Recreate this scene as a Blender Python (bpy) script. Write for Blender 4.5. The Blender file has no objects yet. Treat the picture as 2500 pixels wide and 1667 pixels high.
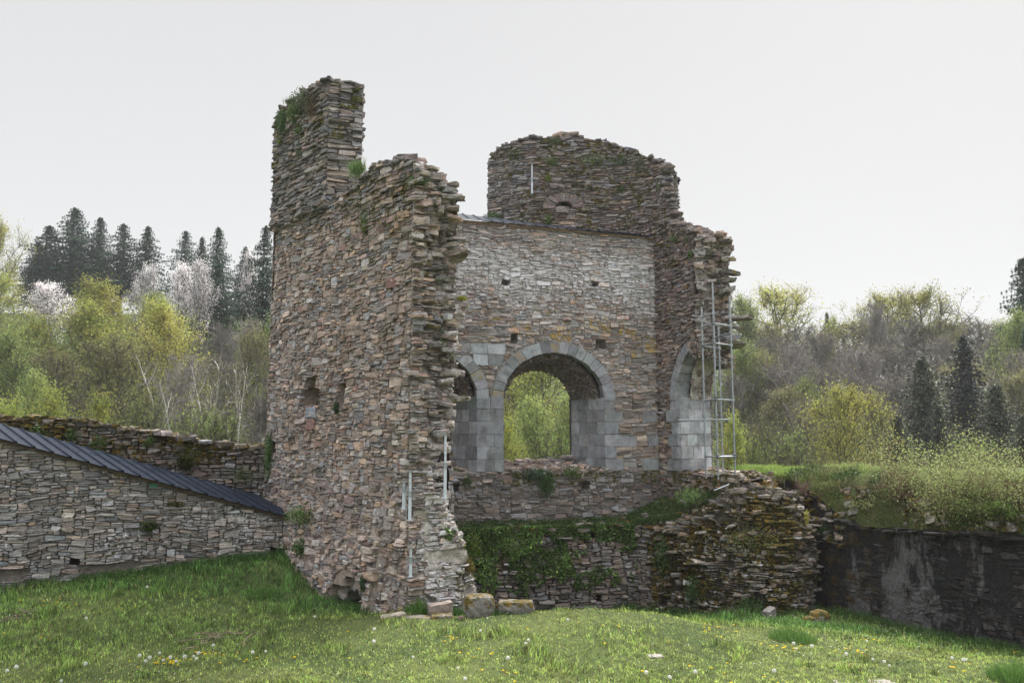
import bpy, math, random
import numpy as np

# ------------------------------------------------------------------ camera, sky, sun
scene = bpy.context.scene
F = 2000.0                       # focal length in photo pixels (photo 2500 x 1667)
EYE = 3.4
TH = math.atan(241.5 / F)
cam_d = bpy.data.cameras.new("camera")
cam_d.sensor_width = 36.0
cam_d.lens = F / 2500.0 * 36.0
cam_d.clip_start = 0.1
cam_d.clip_end = 3000.0
cam = bpy.data.objects.new("camera", cam_d)
cam.location = (0, 0, EYE)
cam.rotation_euler = (math.pi / 2 + TH, 0, 0)
scene.collection.objects.link(cam)
scene.camera = cam

SUN_EL, SUN_AZ = math.radians(50), math.radians(34)     # azimuth: right of the view direction (+Y)
world = bpy.data.worlds.new("World")
scene.world = world
world.use_nodes = True
nt = world.node_tree
nt.nodes.clear()
w_out = nt.nodes.new("ShaderNodeOutputWorld")
w_bg = nt.nodes.new("ShaderNodeBackground")
w_sky = nt.nodes.new("ShaderNodeTexSky")
w_sky.sky_type = 'NISHITA'
w_sky.sun_disc = False
w_sky.sun_elevation = SUN_EL
w_sky.sun_rotation = SUN_AZ
w_sky.dust_density = 6.0
w_tc = nt.nodes.new("ShaderNodeTexCoord")
w_sep = nt.nodes.new("ShaderNodeSeparateXYZ")
w_ramp = nt.nodes.new("ShaderNodeValToRGB")           # overcast cloud deck: luminance by elevation, raised above the frame as added fill light
w_ns = nt.nodes.new("ShaderNodeTexNoise")
w_ns.inputs["Scale"].default_value = 1.3
w_ns.inputs["Detail"].default_value = 3.0
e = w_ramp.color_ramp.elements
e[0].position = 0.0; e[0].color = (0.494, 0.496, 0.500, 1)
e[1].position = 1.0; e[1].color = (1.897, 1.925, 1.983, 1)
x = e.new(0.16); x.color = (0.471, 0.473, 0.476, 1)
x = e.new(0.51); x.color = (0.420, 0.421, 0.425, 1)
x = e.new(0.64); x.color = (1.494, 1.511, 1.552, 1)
w_sc = nt.nodes.new("ShaderNodeMix"); w_sc.data_type = 'RGBA'; w_sc.blend_type = 'MULTIPLY'
w_sc.inputs[0].default_value = 1.0
w_sc.inputs[7].default_value = (0.10, 0.10, 0.10, 1)
w_mix = nt.nodes.new("ShaderNodeMix"); w_mix.data_type = 'RGBA'
w_mix.inputs[0].default_value = 0.97
w_cl = nt.nodes.new("ShaderNodeMapRange")
w_cl.inputs[3].default_value = 0.97; w_cl.inputs[4].default_value = 1.03
w_m2 = nt.nodes.new("ShaderNodeVectorMath"); w_m2.operation = 'SCALE'
nt.links.new(w_tc.outputs["Generated"], w_sep.inputs[0])
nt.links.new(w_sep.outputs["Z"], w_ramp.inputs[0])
nt.links.new(w_tc.outputs["Generated"], w_ns.inputs["Vector"])
nt.links.new(w_ns.outputs["Fac"], w_cl.inputs[0])
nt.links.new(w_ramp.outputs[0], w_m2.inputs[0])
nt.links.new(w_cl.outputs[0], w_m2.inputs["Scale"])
nt.links.new(w_sky.outputs[0], w_sc.inputs[6])
nt.links.new(w_sc.outputs[2], w_mix.inputs[6])
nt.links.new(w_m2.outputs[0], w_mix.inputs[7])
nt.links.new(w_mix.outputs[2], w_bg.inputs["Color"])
w_bg.inputs["Strength"].default_value = 1.0
nt.links.new(w_bg.outputs[0], w_out.inputs[0])

sun_d = bpy.data.lights.new("sun", 'SUN')
sun_d.energy = 4.0
sun_d.angle = math.radians(12.0)
sun_d.color = (1.0, 0.95, 0.87)
sun = bpy.data.objects.new("sun", sun_d)
from mathutils import Vector
sdir = Vector((math.sin(SUN_AZ) * math.cos(SUN_EL), math.cos(SUN_AZ) * math.cos(SUN_EL), math.sin(SUN_EL)))
sun.rotation_euler = sdir.to_track_quat('Z', 'Y').to_euler()
sun.location = (20, 30, 40)
scene.collection.objects.link(sun)
scene.view_settings.view_transform = 'Standard'
scene.view_settings.look = 'None'
scene.view_settings.exposure = 0.8
scene.view_settings.gamma = 1.0

# ------------------------------------------------------------------ projection helpers
CT, ST = math.cos(TH), math.sin(TH)
def P(px, py, Y):
    a = (px - 1250.0) / F; b = (833.5 - py) / F
    den = CT - b * ST
    return np.array([a / den * Y, Y, EYE + (ST + b * CT) / den * Y])
def ZY(py, Y):
    return P(1250, py, Y)[2]
def H(px, Y):          # plan position of a pixel column at the horizon
    p = P(px, 1075, Y); return (p[0], p[1])
def project(pts):
    p = np.asarray(pts, float); x, y, z = p[..., 0], p[..., 1], p[..., 2] - EYE
    d = y * CT + z * ST
    return 1250 + F * x / d, 833.5 - F * (-y * ST + z * CT) / d

# ------------------------------------------------------------------ noise
_tab = np.random.RandomState(7).rand(256, 256)
def vnoise(x, y, seed=0):
    x = np.asarray(x, float) + seed * 17.31; y = np.asarray(y, float) + seed * 9.73
    xi = np.floor(x).astype(int); yi = np.floor(y).astype(int)
    fx = x - xi; fy = y - yi
    fx = fx * fx * (3 - 2 * fx); fy = fy * fy * (3 - 2 * fy)
    a = _tab[xi & 255, yi & 255]; b = _tab[(xi + 1) & 255, yi & 255]
    c = _tab[xi & 255, (yi + 1) & 255]; d = _tab[(xi + 1) & 255, (yi + 1) & 255]
    return (a * (1 - fx) + b * fx) * (1 - fy) + (c * (1 - fx) + d * fx) * fy
def fbm(x, y, seed=0, o=4):
    s = 0; a = 0.5; t = 0
    for i in range(o):
        s = s + a * vnoise(x, y, seed + i * 3); t += a; a *= 0.5; x = np.asarray(x) * 2.03; y = np.asarray(y) * 2.03
    return s / t            # 0..1
def sstep(a, b, x):
    t = np.clip((np.asarray(x, float) - a) / (b - a), 0, 1); return t * t * (3 - 2 * t)

# ------------------------------------------------------------------ object helpers
COL = scene.collection
def tag(o, label=None, cat=None, group=None, kind=None):
    if label: o["label"] = label
    if cat: o["category"] = cat
    if group: o["group"] = group
    if kind: o["kind"] = kind
    return o
def empty(name, loc=(0, 0, 0), label=None, cat=None, group=None, kind=None):
    o = bpy.data.objects.new(name, None); o.location = tuple(float(v) for v in loc); o.empty_display_size = 0.2
    COL.objects.link(o); return tag(o, label, cat, group, kind)
def make_mesh(name, V, loops, counts, mat, smooth=False, attrs=None):
    me = bpy.data.meshes.new(name)
    V = np.asarray(V, np.float32); loops = np.asarray(loops, np.int32); counts = np.asarray(counts, np.int32)
    me.vertices.add(len(V)); me.vertices.foreach_set("co", V.ravel())
    me.loops.add(len(loops)); me.loops.foreach_set("vertex_index", loops)
    me.polygons.add(len(counts))
    st = np.zeros(len(counts), np.int32); st[1:] = np.cumsum(counts)[:-1]
    me.polygons.foreach_set("loop_start", st)
    me.polygons.foreach_set("use_smooth", np.full(len(counts), bool(smooth)))
    if attrs:
        for k, arr in attrs.items():
            arr = np.asarray(arr, np.float32)
            at = me.color_attributes.new(k, 'FLOAT_COLOR', 'POINT')
            if arr.shape[1] == 3: arr = np.concatenate([arr, np.ones((len(arr), 1), np.float32)], 1)
            at.data.foreach_set("color", arr.ravel())
    me.update(calc_edges=True)
    if mat: me.materials.append(mat)
    return me
class MB:
    """collects geometry, links it as ONE mesh object"""
    def __init__(s): s.V = []; s.L = []; s.C = []; s.col = []; s.mix = []; s.n = 0
    def add(s, V, faces, col=(0.5, 0.5, 0.5), mix=(0, 0, 0)):
        """faces: (M,k) int array or list of them"""
        V = np.asarray(V, float).reshape(-1, 3)
        if not isinstance(faces, list): faces = [faces]
        for f in faces:
            f = np.asarray(f, int)
            if f.size == 0: continue
            s.L.append((f + s.n).ravel()); s.C.append(np.full(len(f), f.shape[1]))
        s.V.append(V)
        c = np.asarray(col, float); c = np.broadcast_to(c, (len(V), 3)) if c.ndim == 1 else c
        m = np.asarray(mix, float); m = np.broadcast_to(m, (len(V), 3)) if m.ndim == 1 else m
        s.col.append(c); s.mix.append(m); s.n += len(V)
    def build(s, name, mat, parent=None, smooth=False, origin=None):
        V = np.concatenate(s.V); loops = np.concatenate(s.L); cn = np.concatenate(s.C)
        if parent is not None and origin is None: origin = np.array(parent.location)
        if origin is None: origin = np.array([V[:, 0].mean(), V[:, 1].mean(), V[:, 2].min()])
        origin = np.asarray(origin, float)
        me = make_mesh(name, V - origin, loops, cn, mat, smooth, {"Col": np.concatenate(s.col), "Mix": np.concatenate(s.mix)})
        o = bpy.data.objects.new(name, me)
        if parent is not None: o.parent = parent; o.location = tuple(origin - np.array(parent.location))
        else: o.location = tuple(origin)
        COL.objects.link(o); return o
def tube(mb, p0, p1, r0, r1=None, n=8, col=(0.5, 0.5, 0.5), caps=True):
    r1 = r0 if r1 is None else r1
    p0 = np.asarray(p0, float); p1 = np.asarray(p1, float); d = p1 - p0; L = np.linalg.norm(d) + 1e-9; d = d / L
    a = np.cross(d, [0, 0, 1.0]);
    if np.linalg.norm(a) < 1e-3: a = np.array([1.0, 0, 0])
    a /= np.linalg.norm(a); b = np.cross(d, a)
    t = np.arange(n) * 2 * math.pi / n
    ring = np.cos(t)[:, None] * a + np.sin(t)[:, None] * b
    V = np.concatenate([p0 + ring * r0, p1 + ring * r1])
    i = np.arange(n); j = (i + 1) % n
    fs = [np.stack([i, j, j + n, i + n], 1)]
    if caps: fs += [np.arange(n)[::-1][None, :], (np.arange(n) + n)[None, :]]
    mb.add(V, fs, col)
def box(mb, c, s, ax=None, col=(0.5, 0.5, 0.5)):
    c = np.asarray(c, float); s = np.asarray(s, float) / 2
    ax = np.eye(3) if ax is None else np.asarray(ax, float)
    k = np.array([[x, y, z] for x in (-1, 1) for y in (-1, 1) for z in (-1, 1)]) * s
    mb.add(c + k @ ax, np.array([[0, 1, 3, 2], [4, 6, 7, 5], [0, 4, 5, 1], [2, 3, 7, 6], [0, 2, 6, 4], [1, 5, 7, 3]]), col)
def polytubes(mb, P0, P1, R0, R1, n=4, col=(0.3, 0.3, 0.3)):
    """many tapered tubes at once"""
    P0 = np.asarray(P0); P1 = np.asarray(P1); M = len(P0)
    if M == 0: return
    d = P1 - P0; d /= (np.linalg.norm(d, axis=1, keepdims=True) + 1e-9)
    ref = np.tile([0.123, 0.456, 0.05], (M, 1)) + np.abs(d[:, [1, 2, 0]])
    a = np.cross(d, ref); a /= (np.linalg.norm(a, axis=1, keepdims=True) + 1e-9); b = np.cross(d, a)
    t = np.arange(n) * 2 * math.pi / n
    ring = a[:, None, :] * np.cos(t)[None, :, None] + b[:, None, :] * np.sin(t)[None, :, None]
    V = np.concatenate([P0[:, None] + ring * np.asarray(R0)[:, None, None], P1[:, None] + ring * np.asarray(R1)[:, None, None]], 1)
    i = np.arange(n); j = (i + 1) % n
    f = np.stack([i, j, j + n, i + n], 1)[None] + (np.arange(M) * 2 * n)[:, None, None]
    c = np.asarray(col, float)
    if c.ndim == 2: c = np.repeat(c, 2 * n, 0)
    mb.add(V.reshape(-1, 3), f.reshape(-1, 4), c)

# ------------------------------------------------------------------ materials
def new_mat(name):
    m = bpy.data.materials.new(name); m.use_nodes = True
    t = m.node_tree; t.nodes.clear()
    out = t.nodes.new("ShaderNodeOutputMaterial"); b = t.nodes.new("ShaderNodeBsdfPrincipled")
    t.links.new(b.outputs[0], out.inputs[0]); b.inputs["Specular IOR Level"].default_value = 0.25
    return m, t, b, out
def N(t, kind, **kw):
    n = t.nodes.new(kind)
    for k, v in kw.items():
        if hasattr(n, k): setattr(n, k, v)
    return n
def noise(t, vec, scale, detail=4, rough=0.55):
    n = t.nodes.new("ShaderNodeTexNoise"); n.inputs["Scale"].default_value = scale
    n.inputs["Detail"].default_value = detail; n.inputs["Roughness"].default_value = rough
    if vec is not None: t.links.new(vec, n.inputs["Vector"])
    return n.outputs["Fac"]
def mrange(t, v, a, b, c=0.0, d=1.0, smooth=True):
    n = t.nodes.new("ShaderNodeMapRange"); n.interpolation_type = 'SMOOTHSTEP' if smooth else 'LINEAR'
    n.inputs[1].default_value = a; n.inputs[2].default_value = b; n.inputs[3].default_value = c; n.inputs[4].default_value = d
    t.links.new(v, n.inputs[0]); return n.outputs[0]
def mix(t, f, a, b, mode='MIX'):
    n = t.nodes.new("ShaderNodeMix"); n.data_type = 'RGBA'; n.blend_type = mode
    for s, v in ((0, f), (6, a), (7, b)):
        if isinstance(v, (int, float)): n.inputs[s].default_value = v
        elif isinstance(v, tuple): n.inputs[s].default_value = v + (1,) if len(v) == 3 else v
        else: t.links.new(v, n.inputs[s])
    return n.outputs[2]
def math_(t, op, a, b=None, c=None):
    n = t.nodes.new("ShaderNodeMath"); n.operation = op
    for i, v in enumerate((a, b, c)):
        if v is None: continue
        if isinstance(v, (int, float)): n.inputs[i].default_value = v
        else: t.links.new(v, n.inputs[i])
    return n.outputs[0]
def bump(t, h, strength, dist, bsdf):
    n = t.nodes.new("ShaderNodeBump"); n.inputs["Strength"].default_value = strength; n.inputs["Distance"].default_value = dist
    t.links.new(h, n.inputs["Height"]); t.links.new(n.outputs[0], bsdf.inputs["Normal"])

def stone_material(name, layered=True, moss=(0.055, 0.055, 0.012), moss2=(0.13, 0.105, 0.02), pits=True):
    m, t, b, _ = new_mat(name)
    geo = t.nodes.new("ShaderNodeNewGeometry"); pos = geo.outputs["Position"]
    ca = N(t, "ShaderNodeVertexColor"); ca.layer_name = "Col"
    cm = N(t, "ShaderNodeVertexColor"); cm.layer_name = "Mix"
    sp = t.nodes.new("ShaderNodeSeparateColor"); t.links.new(cm.outputs[0], sp.inputs[0])
    # bedding-plane streaks: noise stretched along the horizontal
    mp = t.nodes.new("ShaderNodeMapping"); mp.inputs["Scale"].default_value = (3, 3, 26 if layered else 5)
    t.links.new(pos, mp.inputs["Vector"])
    st = noise(t, mp.outputs[0], 1.6, 5, 0.65)
    fine = noise(t, pos, 22, 5, 0.7)
    big = noise(t, pos, 2.2, 3, 0.5)
    v = mrange(t, st, 0.3, 0.72, 0.5, 1.5, False)
    c = mix(t, 1.0, ca.outputs[0], v, 'MULTIPLY')
    v2 = mrange(t, fine, 0.25, 0.75, 0.66, 1.34, False)
    c = mix(t, 1.0, c, v2, 'MULTIPLY')
    c = mix(t, mrange(t, big, 0.45, 0.7, 0, 0.35), c, (0.24, 0.19, 0.15))
    # dark damp streaks
    dk = noise(t, pos, 6.5, 5, 0.6)
    c = mix(t, mrange(t, dk, 0.60, 0.74, 0, 0.5), c, (0.045, 0.042, 0.04))
    # white bloom / lime
    wn = noise(t, pos, 9, 6, 0.75)
    wf = math_(t, 'MULTIPLY', mrange(t, math_(t, 'ADD', wn, math_(t, 'MULTIPLY', sp.outputs[1], 0.26)), 0.60, 0.76), mrange(t, sp.outputs[1], 0.02, 0.3))
    c = mix(t, wf, c, (0.60, 0.59, 0.60))
    # small pale lichen spots everywhere
    vo = t.nodes.new("ShaderNodeTexVoronoi"); vo.inputs["Scale"].default_value = 17; t.links.new(pos, vo.inputs["Vector"])
    spot = math_(t, 'MULTIPLY', mrange(t, vo.outputs["Distance"], 0.12, 0.28, 1, 0), mrange(t, noise(t, pos, 3.1, 2), 0.5, 0.62))
    c = mix(t, math_(t, 'MULTIPLY', spot, 0.55), c, (0.42, 0.42, 0.40))
    # yellow lichen
    yn = noise(t, pos, 5.5, 5, 0.6)
    yf = math_(t, 'MULTIPLY', mrange(t, math_(t, 'ADD', yn, math_(t, 'MULTIPLY', sp.outputs[2], 0.2)), 0.62, 0.74), mrange(t, sp.outputs[2], 0.02, 0.3))
    c = mix(t, math_(t, 'MULTIPLY', yf, 0.8), c, (0.40, 0.27, 0.05))
    # moss
    mn = noise(t, pos, 7, 6, 0.7)
    mf = math_(t, 'MULTIPLY', mrange(t, math_(t, 'ADD', mn, math_(t, 'MULTIPLY', sp.outputs[0], 0.30)), 0.61, 0.72), mrange(t, sp.outputs[0], 0.02, 0.25))
    mc = mix(t, mrange(t, noise(t, pos, 11, 3), 0.42, 0.62), moss, moss2)
    c = mix(t, mf, c, mc)
    t.links.new(c, b.inputs["Base Color"]); b.inputs["Roughness"].default_value = 0.9
    h = math_(t, 'ADD', math_(t, 'MULTIPLY', st, 0.7), math_(t, 'MULTIPLY', fine, 0.5))
    bump(t, h, 0.9, 0.035, b)
    return m
M_STONE = stone_material("slate_rubble")
M_MOSSY = stone_material("mossy_rubble", moss=(0.045, 0.046, 0.010), moss2=(0.15, 0.095, 0.014))

def granite_material():
    m, t, b, _ = new_mat("granite")
    geo = t.nodes.new("ShaderNodeNewGeometry"); pos = geo.outputs["Position"]
    ca = N(t, "ShaderNodeVertexColor"); ca.layer_name = "Col"
    cm = N(t, "ShaderNodeVertexColor"); cm.layer_name = "Mix"
    sp = t.nodes.new("ShaderNodeSeparateColor"); t.links.new(cm.outputs[0], sp.inputs[0])
    s1 = noise(t, pos, 70, 3, 0.8); s2 = noise(t, pos, 5, 5, 0.6)
    c = mix(t, 1.0, ca.outputs[0], mrange(t, s1, 0.3, 0.7, 0.55, 1.45, False), 'MULTIPLY')
    c = mix(t, 1.0, c, mrange(t, s2, 0.3, 0.7, 0.72, 1.22, False), 'MULTIPLY')
    yn = noise(t, pos, 6, 5, 0.6)
    c = mix(t, mrange(t, yn, 0.62, 0.74, 0, 0.5), c, (0.23, 0.21, 0.12))
    c = mix(t, math_(t, 'MULTIPLY', mrange(t, yn, 0.4, 0.6), sp.outputs[2]), c, (0.36, 0.25, 0.07))
    dk = noise(t, pos, 3.5, 5, 0.65)
    c = mix(t, mrange(t, dk, 0.52, 0.72, 0, 0.6), c, (0.10, 0.095, 0.09))
    t.links.new(c, b.inputs["Base Color"]); b.inputs["Roughness"].default_value = 0.85
    bump(t, math_(t, 'ADD', s1, math_(t, 'MULTIPLY', s2, 1.2)), 0.6, 0.015, b)
    return m
M_GRANITE = granite_material()

def mortar_material(name, c1, c2, moss=0.0, mosscol=(0.05, 0.055, 0.012)):
    m, t, b, _ = new_mat(name)
    geo = t.nodes.new("ShaderNodeNewGeometry"); pos = geo.outputs["Position"]
    a = noise(t, pos, 14, 6, 0.7); d = noise(t, pos, 1.7, 4, 0.6)
    c = mix(t, mrange(t, d, 0.35, 0.65), c1, c2)
    c = mix(t, 1.0, c, mrange(t, a, 0.25, 0.75, 0.55, 1.45, False), 'MULTIPLY')
    if moss > 0:
        mn = noise(t, pos, 3.2, 6, 0.65)
        c = mix(t, mrange(t, mn, 0.62 - moss * 0.35, 0.75 - moss * 0.35), c, mosscol)
    t.links.new(c, b.inputs["Base Color"]); b.inputs["Roughness"].default_value = 0.95
    bump(t, a, 1.0, 0.05, b)
    return m
M_MORTAR = mortar_material("earth_mortar", (0.27, 0.22, 0.185), (0.35, 0.29, 0.245))
def whiten(m):
    t = m.node_tree; b = [n for n in t.nodes if n.bl_idname == "ShaderNodeBsdfPrincipled"][0]; src = b.inputs["Base Color"].links[0].from_socket
    geo = t.nodes.new("ShaderNodeNewGeometry"); sp = t.nodes.new("ShaderNodeSeparateXYZ"); t.links.new(geo.outputs["Position"], sp.inputs[0])
    zf = math_(t, 'MULTIPLY', mrange(t, sp.outputs[2], 6.5, 7.7), mrange(t, sp.outputs[2], 9.3, 8.6))
    f = math_(t, 'MULTIPLY', zf, mrange(t, noise(t, geo.outputs["Position"], 1.4, 5, .6), .38, .58)); t.links.new(mix(t, math_(t, 'MULTIPLY', f, .5), src, (.62, .61, .63)), b.inputs["Base Color"])
M_LIME = mortar_material("lime_mortar", (0.40, 0.36, 0.33), (0.50, 0.47, 0.44))
M_MORTAR_GREY = mortar_material("grey_mortar", (0.30, 0.275, 0.26), (0.42, 0.39, 0.38))
whiten(M_MORTAR_GREY)
M_EARTH = mortar_material("earth_joint", (0.05, 0.042, 0.035), (0.085, 0.07, 0.055), moss=0.25)
M_EARTHY = mortar_material("dry_earth_joint", (0.12, 0.105, 0.09), (0.18, 0.155, 0.135))
M_DARKJ = mortar_material("dark_joint", (0.07, 0.062, 0.055), (0.11, 0.095, 0.085))

def metal_material(name, base, rough=0.35, metallic=0.9, dirt=0.3):
    m, t, b, _ = new_mat(name)
    geo = t.nodes.new("ShaderNodeNewGeometry"); pos = geo.outputs["Position"]
    n1 = noise(t, pos, 8, 5, 0.65); n2 = noise(t, pos, 60, 2, 0.6)
    c = mix(t, mrange(t, n1, 0.45, 0.75, 0, dirt), base, (0.16, 0.13, 0.10))
    c = mix(t, 1.0, c, mrange(t, n2, 0.3, 0.7, 0.85, 1.15, False), 'MULTIPLY')
    t.links.new(c, b.inputs["Base Color"]); b.inputs["Metallic"].default_value = metallic
    t.links.new(mrange(t, n1, 0.3, 0.7, rough - 0.08, rough + 0.2, False), b.inputs["Roughness"])
    return m
M_GALV = metal_material("galvanised_steel", (0.38, 0.41, 0.44), 0.45, 0.75)
M_PROP = metal_material("pale_painted_steel", (0.55, 0.60, 0.66), 0.5, 0.2, 0.2)
M_RUST = metal_material("rusty_steel", (0.15, 0.08, 0.05), 0.7, 0.3)
M_SHEET = metal_material("slate_blue_sheet", (0.012, 0.018, 0.031), 0.30, 0.0, 0.10)
M_SHEET.node_tree.nodes["Principled BSDF"].inputs["Specular IOR Level"].default_value = 0.07

def leaf_material(name, trans=0.45, rough=0.6, spec=0.2):
    m, t, b, out = new_mat(name)
    ca = N(t, "ShaderNodeVertexColor"); ca.layer_name = "Col"
    t.links.new(ca.outputs[0], b.inputs["Base Color"]); b.inputs["Roughness"].default_value = rough
    b.inputs["Specular IOR Level"].default_value = spec
    tr = t.nodes.new("ShaderNodeBsdfTranslucent"); t.links.new(ca.outputs[0], tr.inputs[0])
    ms = t.nodes.new("ShaderNodeMixShader"); ms.inputs[0].default_value = trans
    t.links.new(b.outputs[0], ms.inputs[1]); t.links.new(tr.outputs[0], ms.inputs[2]); t.links.new(ms.outputs[0], out.inputs[0])
    return m
M_LEAF = leaf_material("leaf", 0.4)
M_NEEDLE = leaf_material("needle", 0.15)
M_BLADE = leaf_material("grass_blade", 0.35)
M_PETAL = leaf_material("petal", 0.4)
def bark_material():
    m, t, b, _ = new_mat("bark")
    geo = t.nodes.new("ShaderNodeNewGeometry"); pos = geo.outputs["Position"]
    ca = N(t, "ShaderNodeVertexColor"); ca.layer_name = "Col"
    a = noise(t, pos, 5, 4, 0.6)
    c = mix(t, 1.0, ca.outputs[0], mrange(t, a, 0.3, 0.7, 0.6, 1.4, False), 'MULTIPLY')
    t.links.new(c, b.inputs["Base Color"]); b.inputs["Roughness"].default_value = 0.9
    return m
M_BARK = bark_material()

# ------------------------------------------------------------------ masonry
PAL = {
 'tan':   [((.27, .205, .165), 5), ((.22, .17, .145), 5), ((.31, .24, .195), 3), ((.20, .185, .175), 5), ((.145, .12, .11), 3),
           ((.20, .125, .11), 2), ((.33, .23, .16), 1.0), ((.36, .31, .26), 1.6), ((.36, .22, .18), .15), ((.25, .24, .235), 3)],
 'grey':  [((.17, .163, .16), 6), ((.135, .13, .135), 5), ((.21, .20, .20), 4), ((.18, .15, .135), 2.5), ((.10, .096, .10), 3), ((.25, .22, .19), 1)],
 'purple':[((.15, .115, .108), 6), ((.12, .10, .098), 4), ((.18, .145, .13), 4), ((.17, .165, .165), 2.5), ((.24, .18, .14), 1)],
 'light': [((.30, .28, .27), 5), ((.25, .235, .23), 5), ((.34, .30, .27), 3), ((.27, .20, .165), 3), ((.20, .14, .12), 1.3), ((.36, .21, .12), .6), ((.17, .17, .18), 2.5)],
 'ruin':  [((.28, .25, .23), 5), ((.22, .19, .175), 5), ((.34, .30, .27), 3), ((.26, .20, .17), 3), ((.17, .14, .13), 2)],
 'dark':  [((.021, .019, .018), 5), ((.015, .014, .015), 4), ((.030, .025, .023), 3), ((.045, .043, .043), 1)],
 'lower': [((.155, .14, .128), 5), ((.12, .11, .105), 4), ((.18, .155, .135), 3), ((.16, .12, .105), 3), ((.21, .20, .20), 2), ((.24, .23, .24), .8)],
 'lowwall':[((.19, .185, .18), 6), ((.22, .205, .19), 4), ((.15, .148, .145), 4), ((.25, .21, .17), 1.6), ((.18, .15, .14), 1.5), ((.31, .30, .29), 2)],
 'pile':  [((.17, .155, .14), 5), ((.13, .12, .11), 5), ((.30, .29, .29), 1.8), ((.20, .15, .12), 3)],
}
def pick_cols(rs, pal, n, jit=0.17):
    cs = np.array([c for c, w in PAL[pal]]); w = np.array([w for c, w in PAL[pal]]); w = w / w.sum()
    k = rs.choice(len(cs), n, p=w)
    cs = cs * .72 + cs.mean(1, keepdims=True) * np.array([.293, .278, .272])
    c = 1.30 * cs[k] * np.exp(rs.randn(n, 1) * jit) * (1 + rs.randn(n, 1) * np.array([.05, 0, -.05]) + rs.randn(n, 3) * .008)
    return np.clip(c * np.array([1.06, 1.035, 1.03]), 0.01, 0.7)

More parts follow.
